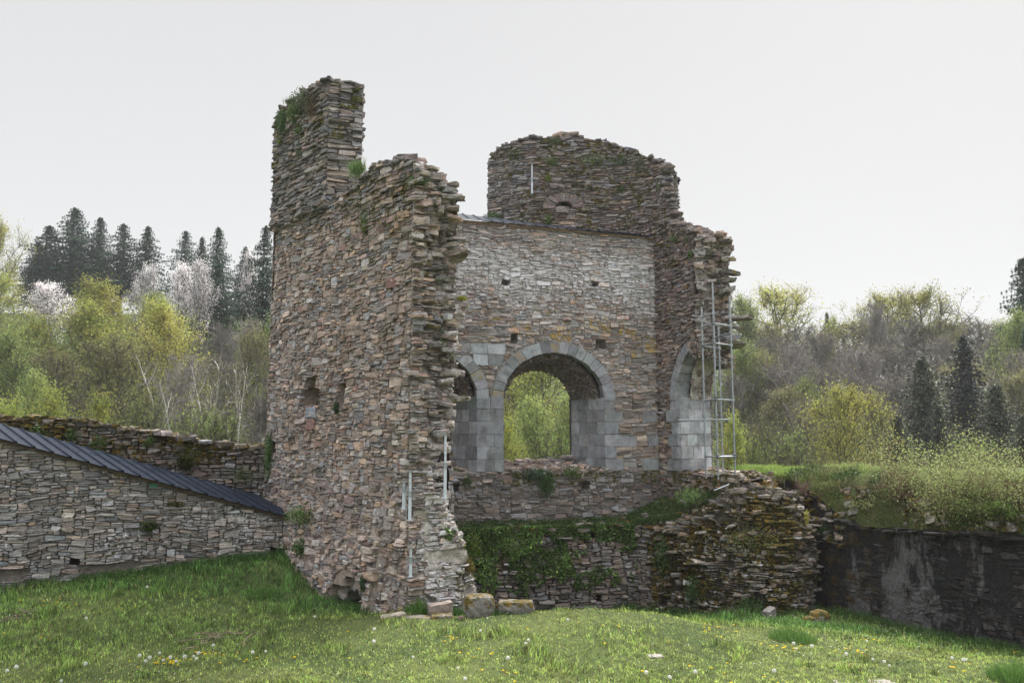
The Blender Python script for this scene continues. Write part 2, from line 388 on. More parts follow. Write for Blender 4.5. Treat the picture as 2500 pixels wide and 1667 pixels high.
class Surf:
    """a masonry surface: maps (u, z, depth) to space.  foot and top run left to right as seen from outside"""
    def __init__(s, foot, top, mask=None, off=None, seed=0, amp=0.03, freq=0.9, holes=()):
        s.f = np.array(foot, float); s.t = np.array(top, float); s.seed = seed; s.amp = amp; s.freq = freq
        mid = (s.f[:, :2] + s.t[:, :2]) / 2
        d = np.linalg.norm(np.diff(mid, axis=0), axis=1); s.k = np.concatenate([[0], np.cumsum(d)])
        s.U = s.k[-1]; s.z0 = s.f[:, 2].min(); s.z1 = s.t[:, 2].max(); s.maskf = mask; s.offf = off; s.holes = list(holes)
    def ip(s, arr, u):
        return np.interp(u, s.k, arr)
    def base(s, u, z):
        fz = s.ip(s.f[:, 2], u); tz = s.ip(s.t[:, 2], u); w = np.clip((z - fz) / np.maximum(tz - fz, .01), -0.1, 1.1)
        x = s.ip(s.f[:, 0], u) * (1 - w) + s.ip(s.t[:, 0], u) * w
        y = s.ip(s.f[:, 1], u) * (1 - w) + s.ip(s.t[:, 1], u) * w
        return np.stack([x, y, z + 0 * x], -1)
    def normal(s, u, z):
        e = 0.15
        du = s.base(np.clip(u + e, 0, s.U), z) - s.base(np.clip(u - e, 0, s.U), z)
        dz = s.base(u, z + 0.05) - s.base(u, z - 0.05)
        n = np.cross(du, dz); return n / (np.linalg.norm(n, axis=-1, keepdims=True) + 1e-9)
    def off(s, u, z):
        o = (fbm(np.asarray(u) * s.freq, np.asarray(z) * s.freq * 1.2, s.seed, 3) - 0.5) * 2 * s.amp
        if s.offf is not None: o = o + s.offf(u, z)
        for (a, b, c, d, dep) in s.holes:
            o = o - dep * ((u > a) & (u < b) & (z > c) & (z < d))
        return o
    def pt(s, u, z, d):
        u = np.asarray(u, float); z = np.asarray(z, float)
        return s.base(u, z) + s.normal(u, z) * np.asarray(d)[..., None]
    def inside(s, u, z, slack=0.0):
        m = (u > -slack) & (u < s.U + slack) & (z > s.ip(s.f[:, 2], u) - slack) & (z < s.ip(s.t[:, 2], u) + slack)
        if s.maskf is not None: m &= s.maskf(u, z)
        return m
    def find(s, px, py):
        uu, zz = np.meshgrid(np.linspace(0, s.U, 240), np.linspace(s.z0, s.z1, 240))
        x, y = project(s.base(uu, zz)); k = np.argmin((x - px) ** 2 + (y - py) ** 2)
        return uu.ravel()[k], zz.ravel()[k]
    def backing(s, mb, res=0.08, depth=0.018, rough=0.03, col=(0.3, 0.3, 0.3)):
        nu = max(2, int(s.U / res)); nz = max(2, int((s.z1 - s.z0) / res))
        uu, zz = np.meshgrid(np.linspace(0, s.U, nu + 1), np.linspace(s.z0, s.z1, nz + 1), indexing='ij')
        zt = np.minimum(zz, s.ip(s.t[:, 2], uu))
        o = s.off(uu, zt) - depth + (fbm(uu * 6, zt * 6, s.seed + 5, 2) - 0.5) * 2 * rough
        V = s.pt(uu, zt, o)
        uc = (uu[:-1, :-1] + uu[1:, 1:]) / 2; zc = (zz[:-1, :-1] + zz[1:, 1:]) / 2
        m = s.inside(uc, zc, 0.03)
        i, j = np.nonzero(m); w = nz + 1
        f = np.stack([i * w + j, (i + 1) * w + j, (i + 1) * w + j + 1, i * w + j + 1], 1)
        mb.add(V.reshape(-1, 3), f, col)
    def stones(s, mb, style, cell=(0.06, 0.032), rs=None, moss=None, white=None, yellow=None, avoid=None):
        """style(u,z)-> dict(w=(lo,hi) metres, h=(lo,hi) metres, pal, relief, gap, slant, thin)"""
        rs = rs or np.random.RandomState(s.seed + 11)
        cw, ch = cell; nu = int(s.U / cw) + 1; nz = int((s.z1 - s.z0) / ch) + 1
        uu = (np.arange(nu) + .5) * cw; zz = s.z0 + (np.arange(nz) + .5) * ch
        UU, ZZ = np.meshgrid(uu, zz, indexing='ij')
        free = s.inside(UU, ZZ)
        if avoid is not None: free &= ~avoid(UU, ZZ)
        for (a, b, c, d, dep) in s.holes: free &= ~((UU > a) & (UU < b) & (ZZ > c) & (ZZ < d))
        R = {}
        for j in range(nz):
            i = 0
            while i < nu:
                if not free[i, j]: i += 1; continue
                stl = style(uu[i], zz[j])
                hh = rs.uniform(*stl['h']); 
                if rs.rand() < stl.get('thin', 0.25): hh *= 0.5
                ww = rs.uniform(*stl['w']) * (1.0 if hh > 0.05 else 1.1)
                wc = max(1, int(round(ww / cw))); hc = max(1, int(round(hh / ch)))
                k = 1
                while k < wc and i + k < nu and free[i + k, j]: k += 1
                wc = k
                hc = min(hc, max(1, int(wc * cw * stl.get('asp', .72) / ch)))
                k = 1
                while k < hc and j + k < nz and free[i:i + wc, j + k].all(): k += 1
                hc = k
                if wc * cw < 0.08 and hc * ch > 0.12: hc = max(1, hc // 2)
                free[i:i + wc, j:j + hc] = False
                R.setdefault((stl['pal'], stl.get('relief', .03), stl.get('gap', .012), stl.get('slant', 0.0)), []).append((i * cw, s.z0 + j * ch, wc * cw, hc * ch))
                i += wc
        for (pal, relief, gap, slant), lst in R.items():
            A = np.array(lst); n = len(A); u0, z0, w, h = A.T
            hw = w / 2 - gap * rs.uniform(.4, 1.3, n); hh = h / 2 - gap * 0.7 * rs.uniform(.4, 1.2, n)
            hw = np.maximum(hw, .018); hh = np.maximum(hh, .010)
            cu = u0 + w / 2 + rs.randn(n) * .006; cz = z0 + h / 2 + rs.randn(n) * .004
            # 8-gon outline
            c1 = 1 - rs.rand(n, 4) ** 2 * .5; c2 = 1 - rs.rand(n, 4) ** 1.5 * .75
            sx = np.array([1, 1, -1, -1]); sz = np.array([-1, 1, 1, -1])
            ox = np.zeros((n, 8)); oz = np.zeros((n, 8))
            for q in range(4):
                # corner q: two points going counter-clockwise
                pa = (sx[q] * hw * c1[:, q], sz[q] * hh); pb = (sx[q] * hw, sz[q] * hh * c2[:, q])
                first, second = (pa, pb) if q in (0, 2) else (pb, pa)
                ox[:, 2 * q], oz[:, 2 * q] = first; ox[:, 2 * q + 1], oz[:, 2 * q + 1] = second
            ox += rs.randn(n, 8) * .045 * np.minimum(hw, .1)[:, None]; oz += rs.randn(n, 8) * .09 * hh[:, None]
            ox += (oz / hh[:, None]) * rs.randn(n, 1) * .16 * np.minimum(hw, .09)[:, None]; oz *= 1 + (ox / hw[:, None]) * rs.randn(n, 1) * .16
            rel = relief * rs.uniform(.2, 1.25, n) + (rs.rand(n) < .06) * relief * rs.uniform(.5, 1.4, n)
            rel = np.maximum(rel, .004)
            base_off = s.off(cu, cz)
            tu = rs.randn(n) * .10; tz = rs.randn(n) * .16 - .05
            def ring(scale, dep, jit):
                x = ox * scale[..., None] + rs.randn(n, 8) * jit * hw[:, None]; y = oz * scale[..., None] + rs.randn(n, 8) * jit * hh[:, None]
                d = dep[:, None] + tu[:, None] * x + tz[:, None] * y + rs.randn(n, 8) * .12 * relief * (scale[..., None] < .99)
                return x, y, d
            r0 = ring(np.full(n, 1.0), np.full(n, -.07), 0); r1 = ring(np.full(n, .995), rel * .8, 0.0)
            r2 = ring(rs.uniform(.78, .95, n), rel, .06)
            X = np.concatenate([r0[0], r1[0], r2[0], np.zeros((n, 1))], 1); Y = np.concatenate([r0[1], r1[1], r2[1], np.zeros((n, 1))], 1)
            D = np.concatenate([r0[2], r1[2], r2[2], (rel * rs.uniform(.8, 1.2, n))[:, None]], 1)
            ang = slant * 0.3 * rs.randn(n) + rs.randn(n) * .018 + slant
            ca_, sa_ = np.cos(ang)[:, None], np.sin(ang)[:, None]
            U = cu[:, None] + X * ca_ - Y * sa_; Z = cz[:, None] + X * sa_ + Y * ca_
            Z = Z + (vnoise(U * 1.3, Z * 1.1, s.seed + 3) - .5) * .09 + (vnoise(U * 5, Z * 5, s.seed + 4) - .5) * .022
            V = s.pt(U, Z, base_off[:, None] + D)
            i8 = np.arange(8); j8 = (i8 + 1) % 8
            q1 = np.stack([i8, j8, j8 + 8, i8 + 8], 1); q2 = q1 + 8; t3 = np.stack([i8 + 16, j8 + 16, np.full(8, 24)], 1)
            idx = (np.arange(n) * 25)[:, None, None]
            col = pick_cols(rs, pal, n)
            mx = np.zeros((n, 3)); ctr = s.base(cu, cz)
            for c, fn in enumerate((moss, white, yellow)):
                if fn is not None: mx[:, c] = np.clip(fn(cu, cz, ctr), 0, 1)
            mb.add(V.reshape(-1, 3), [(np.concatenate([q1, q2])[None] + idx).reshape(-1, 4), (t3[None] + idx).reshape(-1, 3)],
                   np.repeat(col, 25, 0), np.repeat(mx, 25, 0))
    def block(s, mb, poly, d0, d1, col, mixv=(0, 0, 0), gap=.007, bev=.004, rs=None):
        """a dressed block: polygon in (u,z), from depth d0 (inside) to d1 (outside)"""
        p = np.array(poly, float); c = p.mean(0); r = np.linalg.norm(p - c, axis=1, keepdims=True)
        if rs is not None: p = p + rs.randn(*p.shape) * .008
        p1 = c + (p - c) * (1 - gap / r); p2 = c + (p - c) * (1 - (gap + bev) / r); n = len(p)
        jd = (rs.randn() * .006) if rs is not None else 0
        V = np.concatenate([s.pt(p1[:, 0], p1[:, 1], np.full(n, d0)), s.pt(p1[:, 0], p1[:, 1], np.full(n, d1 - bev + jd)), s.pt(p2[:, 0], p2[:, 1], np.full(n, d1 + jd))])
        i = np.arange(n); j = (i + 1) % n
        mb.add(V, [np.stack([i, j, j + n, i + n], 1), np.stack([i + n, j + n, j + 2 * n, i + 2 * n], 1), (i + 2 * n)[None]], col, mixv)
class MapSurf(Surf):
    """surface given by any function fn(u, v) -> xyz"""
    def __init__(s, fn, U, Vh, seed=0, amp=0.02, freq=1.0, mask=None, off=None):
        s.fn = fn; s.U = U; s.z0 = 0; s.z1 = Vh; s.seed = seed; s.amp = amp; s.freq = freq; s.maskf = mask; s.offf = off; s.holes = []
        s.k = np.array([0, U]); s.f = np.array([[0, 0, 0], [0, 0, 0.]]); s.t = np.array([[0, 0, Vh], [0, 0, Vh]])
    def base(s, u, z): return s.fn(u, z)

def slabs(mb, pts, rs, pal='grey', size=(.12, .4), thick=(.03, .09), yaw=None, tilt=.12, moss=0.0, white=0.0, yellow=0.0, aspect=(.4, .9)):
    """loose flat stones lying at pts"""
    pts = np.asarray(pts, float); n = len(pts)
    if n == 0: return
    L = rs.uniform(*size, n); W = L * rs.uniform(*aspect, n); T = rs.uniform(*thick, n)
    ang = np.sort(rs.rand(n, 8), 1) * 0 + (np.arange(8) + rs.uniform(-.3, .3, (n, 8))) * math.pi / 4
    r = rs.uniform(.62, 1.12, (n, 8))
    ex = np.cos(ang); ey = np.sin(ang); q = np.maximum(np.abs(ex), np.abs(ey)) ** .6
    bx = ex / q * r * L[:, None] / 2; by = ey / q * r * W[:, None] / 2
    def ring(sc, z): return np.stack([bx * sc + rs.randn(n, 8) * .03 * L[:, None], by * sc + rs.randn(n, 8) * .03 * W[:, None], np.broadcast_to(z[:, None], bx.shape) + rs.randn(n, 8) * .06 * T[:, None]], -1)
    Vl = np.concatenate([ring(.93, -T / 2), ring(1.0, T * .15), ring(.95, T / 2), np.stack([np.zeros((n, 1)), np.zeros((n, 1)), (T * .55)[:, None]], -1),
                         np.stack([np.zeros((n, 1)), np.zeros((n, 1)), (-T * .5)[:, None]], -1)], 1)
    yw = rs.uniform(0, 6.28, n) if yaw is None else yaw + rs.randn(n) * .45
    tx = rs.randn(n) * tilt; ty = rs.randn(n) * tilt
    z = Vl[..., 2] + Vl[..., 0] * tx[:, None] + Vl[..., 1] * ty[:, None]
    x = Vl[..., 0] * np.cos(yw)[:, None] - Vl[..., 1] * np.sin(yw)[:, None]; y = Vl[..., 0] * np.sin(yw)[:, None] + Vl[..., 1] * np.cos(yw)[:, None]
    V = np.stack([x, y, z], -1) + pts[:, None]
    i = np.arange(8); j = (i + 1) % 8
    q1 = np.stack([i, j, j + 8, i + 8], 1); q2 = q1 + 8; t1 = np.stack([i + 16, j + 16, np.full(8, 24)], 1); t2 = np.stack([j, i, np.full(8, 25)], 1)
    idx = (np.arange(n) * 26)[:, None, None]
    mx = np.zeros((n, 3)); mx[:, 0] = moss; mx[:, 1] = white; mx[:, 2] = yellow; mx *= rs.uniform(.3, 1.3, (n, 3))
    mb.add(V.reshape(-1, 3), [(np.concatenate([q1, q2])[None] + idx).reshape(-1, 4), (np.concatenate([t1, t2])[None] + idx).reshape(-1, 3)],
           np.repeat(pick_cols(rs, pal, n), 26, 0), np.repeat(np.clip(mx, 0, 1), 26, 0))
def cap(mbb, mbs, front, back, rs, pal='grey', dens=30, bumpy=.08, moss=0., white=0., size=(.14, .42), col=(.3, .3, .3)):
    """top of a broken wall between a front and a back polyline (same count): core sheet and flat stones on it"""
    f = np.array(front, float); b = np.array(back, float)
    d = np.concatenate([[0], np.cumsum(np.linalg.norm(np.diff((f + b) / 2, axis=0), axis=1))]); U = d[-1]
    nu = max(3, int(U / .12)); nv = 9
    uu, vv = np.meshgrid(np.linspace(0, U, nu), np.linspace(0, 1, nv), indexing='ij')
    def at(u, v): return np.stack([np.interp(u, d, f[:, k]) * (1 - v) + np.interp(u, d, b[:, k]) * v for k in range(3)], -1)
    V = at(uu, vv); V[..., 2] += (fbm(V[..., 0] * 2.5, V[..., 1] * 2.5, 9) - .5) * 2 * bumpy * np.sin(vv * math.pi) - .03
    i, j = np.meshgrid(np.arange(nu - 1), np.arange(nv - 1), indexing='ij'); i = i.ravel(); j = j.ravel()
    mbb.add(V.reshape(-1, 3), np.stack([i * nv + j, (i + 1) * nv + j, (i + 1) * nv + j + 1, i * nv + j + 1], 1), col)
    W = np.linalg.norm(f.mean(0) - b.mean(0)); n = int(dens * U * max(W, .4))
    u = rs.uniform(0, U, n); v = np.clip(rs.beta(.7, .7, n), 0.02, .98); p = at(u, v)
    p[:, 2] += (fbm(p[:, 0] * 2.5, p[:, 1] * 2.5, 9) - .5) * 2 * bumpy * np.sin(v * math.pi) + rs.uniform(-.03, .07, n)
    slabs(mbs, p, rs, pal, size, (.035, .1), None, .1, moss, white)
def jutting(mbs, surf, rs, n, box_, out=(.0, .3), pal='ruin', size=(.25, .6), thick=(.03, .1), moss=0., yaw=None, tilt=.08, off=0.0):
    """slates sticking out of a broken surface; box_ = (u0,u1,z0,z1)"""
    u = rs.uniform(box_[0], box_[1], n); z = rs.uniform(box_[2], box_[3], n)
    m = surf.inside(u, z, .05); u, z = u[m], z[m]
    p = surf.pt(u, z, surf.off(u, z) + rs.uniform(*out, len(u)) * .5 + off)
    slabs(mbs, p, rs, pal, size, thick, yaw, tilt, moss)

# ------------------------------------------------------------------ terrain
_g = [(0, 0, 1.7), (0, 5, 1.0), (-7, 5, 1.0), (7, 5, 1.0), (-12, 8, .6), (12, 8, .5), (0, 11.4, 0), (-7, 11.4, .05), (7, 11.4, .05), (-4, 13.5, .0), (3, 13, .08),
      tuple(P(1450, 1478, 15.5)), tuple(P(1290, 1492, 15.6)), tuple(P(1600, 1495, 15.6)), tuple(P(1130, 1506, 15.8)),
      tuple(P(870, 1492, 16.9)), tuple(P(960, 1492, 16.1)), tuple(P(740, 1352, 19.3)), tuple(P(690, 1354, 19.5)), tuple(P(400, 1385, 18.9)), tuple(P(200, 1412, 18.2)),
      tuple(P(0, 1442, 17.5)), (-14, 16.3, .05), (-18, 14.5, 0), tuple(P(825, 1470, 18.0)), (-.3, 18.2, -.7), (2, 18.2, -.6), (4.2, 17.6, -.45), (0, 21, -1.1), (3, 21, -1.1),
      tuple(P(1760, 1512, 18.6)), tuple(P(1830, 1508, 19.6)), tuple(P(1960, 1505, 19.7)), tuple(P(2020, 1494, 21.0)), (8.2, 13.2, .0), (6.4, 15.6, -.12), (8.6, 15.4, -.55), (10.3, 16.3, -.75), (8.9, 18.6, -.85), (12.5, 12, -.6),
      (-6.5, 22, .4), (-14, 22, .2), (-14, 30, -1.2), (0, 30, -1.5), (8, 26, -1.0), (14, 30, -1.5), (14, 20, -.8)]
_g = np.array(_g); _n = len(_g)
_d = np.linalg.norm(_g[:, None, :2] - _g[None, :, :2], axis=2)
_A = np.zeros((_n + 3, _n + 3)); _A[:_n, :_n] = _d - np.eye(_n) * .25; _A[:_n, _n:] = np.c_[np.ones(_n), _g[:, :2]]; _A[_n:, :_n] = _A[:_n, _n:].T
_c = np.linalg.solve(_A, np.r_[_g[:, 2], 0, 0, 0])
def ground(x, y):
    x = np.asarray(x, float); y = np.asarray(y, float)
    z = np.zeros(np.broadcast(x, y).shape) + _c[_n]
    xc = np.clip(x, -20, 20); yc = np.clip(y, 0, 32)
    for i in range(_n): z = z + _c[i] * np.hypot(xc - _g[i, 0], yc - _g[i, 1])
    z = z + _c[_n + 1] * xc + _c[_n + 2] * yc
    z = z + (fbm(x * .9, y * .9, 21, 3) - .5) * .10 + (vnoise(x * 3.2, y * 3.2, 22) - .5) * .03
    hl = 15.5 + 7.0 * sstep(6, -14, x) - 3.0 * sstep(8, 30, x)
    far = -2.0 + hl * sstep(34, 112, y) + 4 * sstep(120, 300, y) + 2.5 * (fbm(x * .02, y * .02, 5, 2) - .5)
    w = sstep(25, 36, y); z = z * (1 - w) + far * w
    side = sstep(22, 60, np.abs(x)); return z * (1 - side * (1 - w)) + side * (1 - w) * .4
def axis_coords(a, b, step, lo, hi, grow=1.18):
    c = list(np.arange(a, b + 1e-6, step)); s = step
    while c[-1] < hi: s *= grow; c.append(c[-1] + s)
    s = step
    while c[0] > lo: s *= grow; c.insert(0, c[0] - s)
    return np.array(c)
def ground_material():
    m, t, b, _ = new_mat("turf")
    geo = t.nodes.new("ShaderNodeNewGeometry"); pos = geo.outputs["Position"]
    a = noise(t, pos, .55, 4, .6); f = noise(t, pos, 9, 5, .7)
    c = mix(t, mrange(t, a, .35, .65), (.035, .055, .014), (.07, .09, .025))
    c = mix(t, mrange(t, f, .5, .75, 0, .5), c, (.10, .085, .05))
    c = mix(t, 1.0, c, mrange(t, noise(t, pos, 45, 3, .7), .3, .7, .6, 1.4, False), 'MULTIPLY')
    t.links.new(c, b.inputs["Base Color"]); b.inputs["Roughness"].default_value = 1.0
    bump(t, f, .6, .05, b); return m
M_TURF = ground_material()
gx = axis_coords(-15, 15, .17, -230, 230); gy = axis_coords(6, 25, .17, -30, 300)
GX, GY = np.meshgrid(gx, gy, indexing='ij'); GZ = ground(GX, GY)
i, j = np.meshgrid(np.arange(len(gx) - 1), np.arange(len(gy) - 1), indexing='ij'); i = i.ravel(); j = j.ravel(); w_ = len(gy)
mb = MB(); mb.add(np.stack([GX, GY, GZ], -1).reshape(-1, 3), np.stack([i * w_ + j, (i + 1) * w_ + j, (i + 1) * w_ + j + 1, i * w_ + j + 1], 1))
o = mb.build("ground", M_TURF, smooth=True, origin=(0, 0, 0)); tag(o, kind="structure")

# ------------------------------------------------------------------ the ruined chapel
W = np.array([.968, .25]); NIN = np.array([-.25, .968]); K = np.array([4.26, 24.0]); UB = 8.6
def BW(su, dep=0.0): return K - (UB - su) * W + dep * NIN
RD = np.array([.45, -.893]); RD /= np.linalg.norm(RD); RO = np.array([-RD[1], RD[0]])     # right wall: along, outward
def RW(m, dep=0.0): return K + m * RD + dep * RO
ZS = ZY(1150, 23.2); ZSP = ZS + 6 * .345
ruin = empty("ruined_chapel", (0.5, 20, -0.8), "roofless rubble ruin with granite arches, a tall jagged wall stub and a rounded turret", "ruin")

def style_fn(**kw): return lambda u, z: kw
LB = np.array([-6.17, 20.7]); LA = np.array([-2.0, 16.0]); LC = np.array(H(1168, 16.9)); LE = BW(0.0)
LU = np.linalg.norm(LA - LB); ldir = (LA - LB) / LU
def LP(t): return LA - ldir * t
def L3(t, z, dep=0.0):
    n = np.array([ldir[1], -ldir[0]]); p = LP(t) + n * dep; return (p[0], p[1], z)

# --- left mass, outer face
ztop = lambda py, t: ZY(py, LP(t)[1])
ts = [LU, 5.0, 4.0, 3.45, 3.0, 2.5, 2.0, 1.6, 1.1, .6, .2, 0]
zt = [8.95, 8.95, 8.95, 8.95, ztop(480, 3), ztop(470, 2.5), ztop(440, 2), ztop(405, 1.6), ztop(398, 1.1), ztop(392, .6), ztop(388, .2), ztop(392, 0)]
def niche_hole(surf, px0, py0, px1, py1, dep):
    a = surf.find(px0, py1); b = surf.find(px1, py0); return (min(a[0], b[0]), max(a[0], b[0]), min(a[1], b[1]), max(a[1], b[1]), dep)
outer = Surf([L3(t, -.6) for t in ts], [L3(t, z, -.05) for t, z in zip(ts, zt)], seed=1, amp=.05)
outer.holes += [niche_hole(outer, 732, 944, 786, 990, .6), niche_hole(outer, 744, 920, 772, 950, .5), niche_hole(outer, 824, 934, 843, 988, .45), niche_hole(outer, 652, 1075, 672, 1105, .3),
                niche_hole(outer, 842, 1440, 912, 1500, .8), niche_hole(outer, 978, 1176, 994, 1245, .22), niche_hole(outer, 994, 1335, 1012, 1408, .18), niche_hole(outer, 870, 1415, 895, 1445, .4)]
hgx = outer.find(873, 1470)
def bulge_out(u, z):
    return .28 * sstep(2.6, .4, z) * sstep(1.0, 2.2, u) * sstep(6.27, 5.0, u) + .10 * (u > 5.0) * (fbm(u * 2, z * 2, 77, 2) - .5) * 2
outer.offf = bulge_out
def st_outer(u, z):
    if z > 7.9 + .6 * vnoise(u, 3.3): return dict(w=(.16, .5), h=(.05, .13), pal='tan' if np.random.rand() < .5 else 'grey', relief=.05, gap=.010, thin=.4)
    if z < 2.4: return dict(w=(.10, .48), h=(.045, .18), pal='tan' if np.random.rand() < .8 else 'purple', relief=.042, gap=.009, thin=.35)
    r_ = np.random.rand()
    if r_ < .10: return dict(w=(.22, .52), h=(.10, .20), pal='tan', relief=.034, gap=.010, thin=.0)
    if r_ < .45: return dict(w=(.16, .46), h=(.03, .07), pal='tan' if r_ < .36 else 'grey', relief=.034, gap=.009, thin=.2)
    return dict(w=(.08, .34), h=(.045, .14), pal='tan', relief=.032, gap=.010, thin=.2)
np.random.seed(4)
def radial_avoid(c, r): return lambda u, z: ((u - c[0]) ** 2 + (z - c[1] - .05) ** 2 < r * r)
bk = MB(); stn = MB()
outer.backing(bk, .07, .006, .02)
outer.stones(stn, st_outer, (.04, .026), avoid=radial_avoid(hgx, .62),
             moss=lambda u, z, c: .42 * sstep(6.6, 8, z) * (u > 3.5) * sstep(.4, .65, vnoise(u * 1.5, z * 1.5, 5)) + .35 * (z < 1.0) * (u < 1.8),
             white=lambda u, z, c: .28 * (vnoise(u * .8, z * .8, 8) > .6))
# radial slabs over the low arch at the foot
rs = np.random.RandomState(3)
for k in range(13):
    a = math.radians(12 + k * 12.5); r0, r1 = .30, rs.uniform(.58, .72)
    ww = .052
    def pol(r, s): return (hgx[0] + r * math.cos(a) * 1.0 - s * math.sin(a), hgx[1] - .05 + r * math.sin(a) + s * math.cos(a))
    outer.block(stn, [pol(r0, -ww * .8), pol(r1, -ww * 1.35), pol(r1, ww * 1.35), pol(r0, ww * .8)], -.5, .05 + rs.rand() * .1, pick_cols(rs, 'tan', 1)[0], gap=.008, bev=.02, rs=rs)
for px, py, hw_, hh_, cc in ((764, 1006, .24, .125, (.26, .285, .33)), (763, 1036, .20, .13, (.24, .135, .125)), (785, 795, .12, .12, (.42, .26, .23)), (955, 690, .2, .13, (.20, .11, .10))):
    a_, z_ = outer.find(px, py); j_ = rs.uniform(.8, 1, 6); o_ = float(outer.off(np.array([a_]), np.array([z_]))[0])
    outer.block(stn, [(a_ - hw_, z_ - hh_ * j_[0]), (a_ + hw_ * .2, z_ - hh_), (a_ + hw_, z_ - hh_ * j_[1]), (a_ + hw_ * j_[2], z_ + hh_ * .5), (a_ + hw_ * .6 * j_[3], z_ + hh_), (a_ - hw_ * j_[4], z_ + hh_ * j_[5])], o_ - .1, o_ + .06, cc, gap=.004, bev=.02, rs=rs)
lw = bk.build("mortar_core", M_MORTAR); stn_o = stn
stn2 = stn.build("outer_face", M_STONE, ruin); lw.parent = stn2; lw.location = tuple(np.array(lw.location) - np.array(stn2.location) - np.array(ruin.location)); 

def part(name, mbs, mbb, mat, bmat, parent=ruin):
    """a part (stones) with its mortar as sub-part"""
    p = mbs.build(name, mat, parent)
    if mbb is not None and mbb.n:
        V = np.concatenate(mbb.V)
        q = mbb.build("mortar_core", bmat, origin=np.array(parent.location))
        q.location = (0, 0, 0); q.parent = p
    return p

# --- broken cross section facing the camera
bnd_py = np.array([380, 490, 520, 600, 700, 800, 900, 1000, 1060, 1100, 1250, 1330, 1400, 1500])
bnd_px = np.array([1085, 1110, 1112, 1128, 1122, 1130, 1124, 1112, 1102, 1092, 1096, 1128, 1150, 1168])
CS = np.linalg.norm(LC - LA); cdir = (LC - LA) / CS
bz = np.array([ZY(p, 16.5) for p in bnd_py]); 
def u_for(px, py):      # u along A->C for a pixel
    p = P(px, py, 16.5); return (p[0] - LA[0]) / cdir[0]
bu = np.array([u_for(a, b) for a, b in zip(bnd_px, bnd_py)])
def c3(u, z): p = LA + cdir * u; return (p[0], p[1], z)
us = [0, .25, .5, .75, 1.0, CS]
zc = [ZY(392, 16), ZY(396, 16.1), ZY(415, 16.2), ZY(445, 16.3), ZY(488, 16.5), ZY(500, 16.7)]
cut = Surf([c3(u, -.5) for u in us], [c3(u, z) for u, z in zip(us, zc)], seed=31, amp=.20, freq=1.5,
           mask=lambda u, z: u < np.interp(z, bz[::-1], bu[::-1]) + .05 * (vnoise(z * 4, u * 0, 4) - .5))
def cut_off(u, z):
    rec = -.28 * sstep(.12, .45, u) * sstep(8.3, 7.0, z) * sstep(2.4, 4.0, z)
    rec = rec - .35 * (np.abs(z - 2.9) < .55) * sstep(.5, .75, u)
    return rec * (1 - .5 * vnoise(u * 3, z * 2, 9)) + .12 * (fbm(u * 5, z * 5, 61, 2) - .5)
cut.offf = cut_off
cut.holes += [niche_hole(cut, 996, 1150, 1006, 1268, .16), niche_hole(cut, 1080, 1062, 1094, 1215, .22)]
bk = MB(); stn = MB()
cut.backing(bk, .05, .012, .04)
cut.stones(stn, lambda u, z: dict(w=(.14, .42), h=(.04, .13), pal='ruin' if np.random.rand() < (.35 if u < .25 else .85) else 'tan', relief=.07, gap=.016, thin=.45),
           (.05, .028), avoid=lambda u, z: (vnoise(u * 3.1, z * 3.6, 12) > .74 - .3 * (z < 1.3) * (u > .45)) & (u > .25),
           moss=lambda u, z, c: .5 * ((z > 6.6) & (vnoise(u * 3, z * 3, 5) > .6)) + .5 * ((z < 1.6) & (u > .95)),
           white=lambda u, z, c: np.clip((.15 + .55 * sstep(.1, .55, u + .5 * (vnoise(u * 2, z * 2, 14) - .5))) * (.6 + .5 * (z < 2.4)), 0, 1))
rs = np.random.RandomState(5)
# projecting slates along the broken edge
zz = np.concatenate([rs.uniform(5.2, 8.9, 70), rs.uniform(2.2, 5.2, 38), rs.uniform(-.2, 2.2, 34)])
ue = np.interp(zz, bz[::-1], bu[::-1]); pp = cut.pt(np.clip(ue - rs.uniform(0.02, .32, len(zz)), 0, CS), zz, rs.uniform(-.35, .02, len(zz)))
slabs(stn, pp, rs, 'ruin', (.2, .42), (.05, .15), 0.3, .14, .15 * (zz > 6), .45)
jutting(stn, cut, rs, 60, (0, 1.05, 6.9, 9.0), (.0, .22), 'ruin', (.18, .42), (.05, .15), .2, 0.3, .15)
jutting(stn, cut, rs, 46, (0, 1.0, 2.8, 6.9), (-.05, .25), 'tan', (.2, .42), (.03, .1), .1, 0.3)
for px, py, L in ((1106, 483, .62), (1095, 470, .5), (1100, 512, .4), (1030, 640, .5), (1045, 800, .55), (1060, 842, .5), (1010, 950, .5), (1060, 655, .45), (1120, 620, .5), (1128, 862, .4), (1118, 975, .45)):
    q = P(px, py, 16.35); slabs(stn, [q], rs, 'grey', (L, L * 1.15), (.07, .11), 0.2, .05, .3)
part("broken_end", stn, bk, M_STONE, M_LIME)

# --- inner face of the left wall (seen obliquely from a step aside)
ic = LA + cdir * .95
inner = Surf([(ic[0] + .0, ic[1] + .25, -1.2), (LE[0], LE[1], -1.2)], [(ic[0], ic[1] + .25, zc[4]), (LE[0], LE[1], 9.2)], seed=41, amp=.05)
bk = MB(); stn = MB(); inner.backing(bk, .12)
inner.stones(stn, style_fn(w=(.25, .6), h=(.08, .2), pal='grey', relief=.04, thin=.2), (.08, .04))
part("inner_face", stn, bk, M_STONE, M_MORTAR)
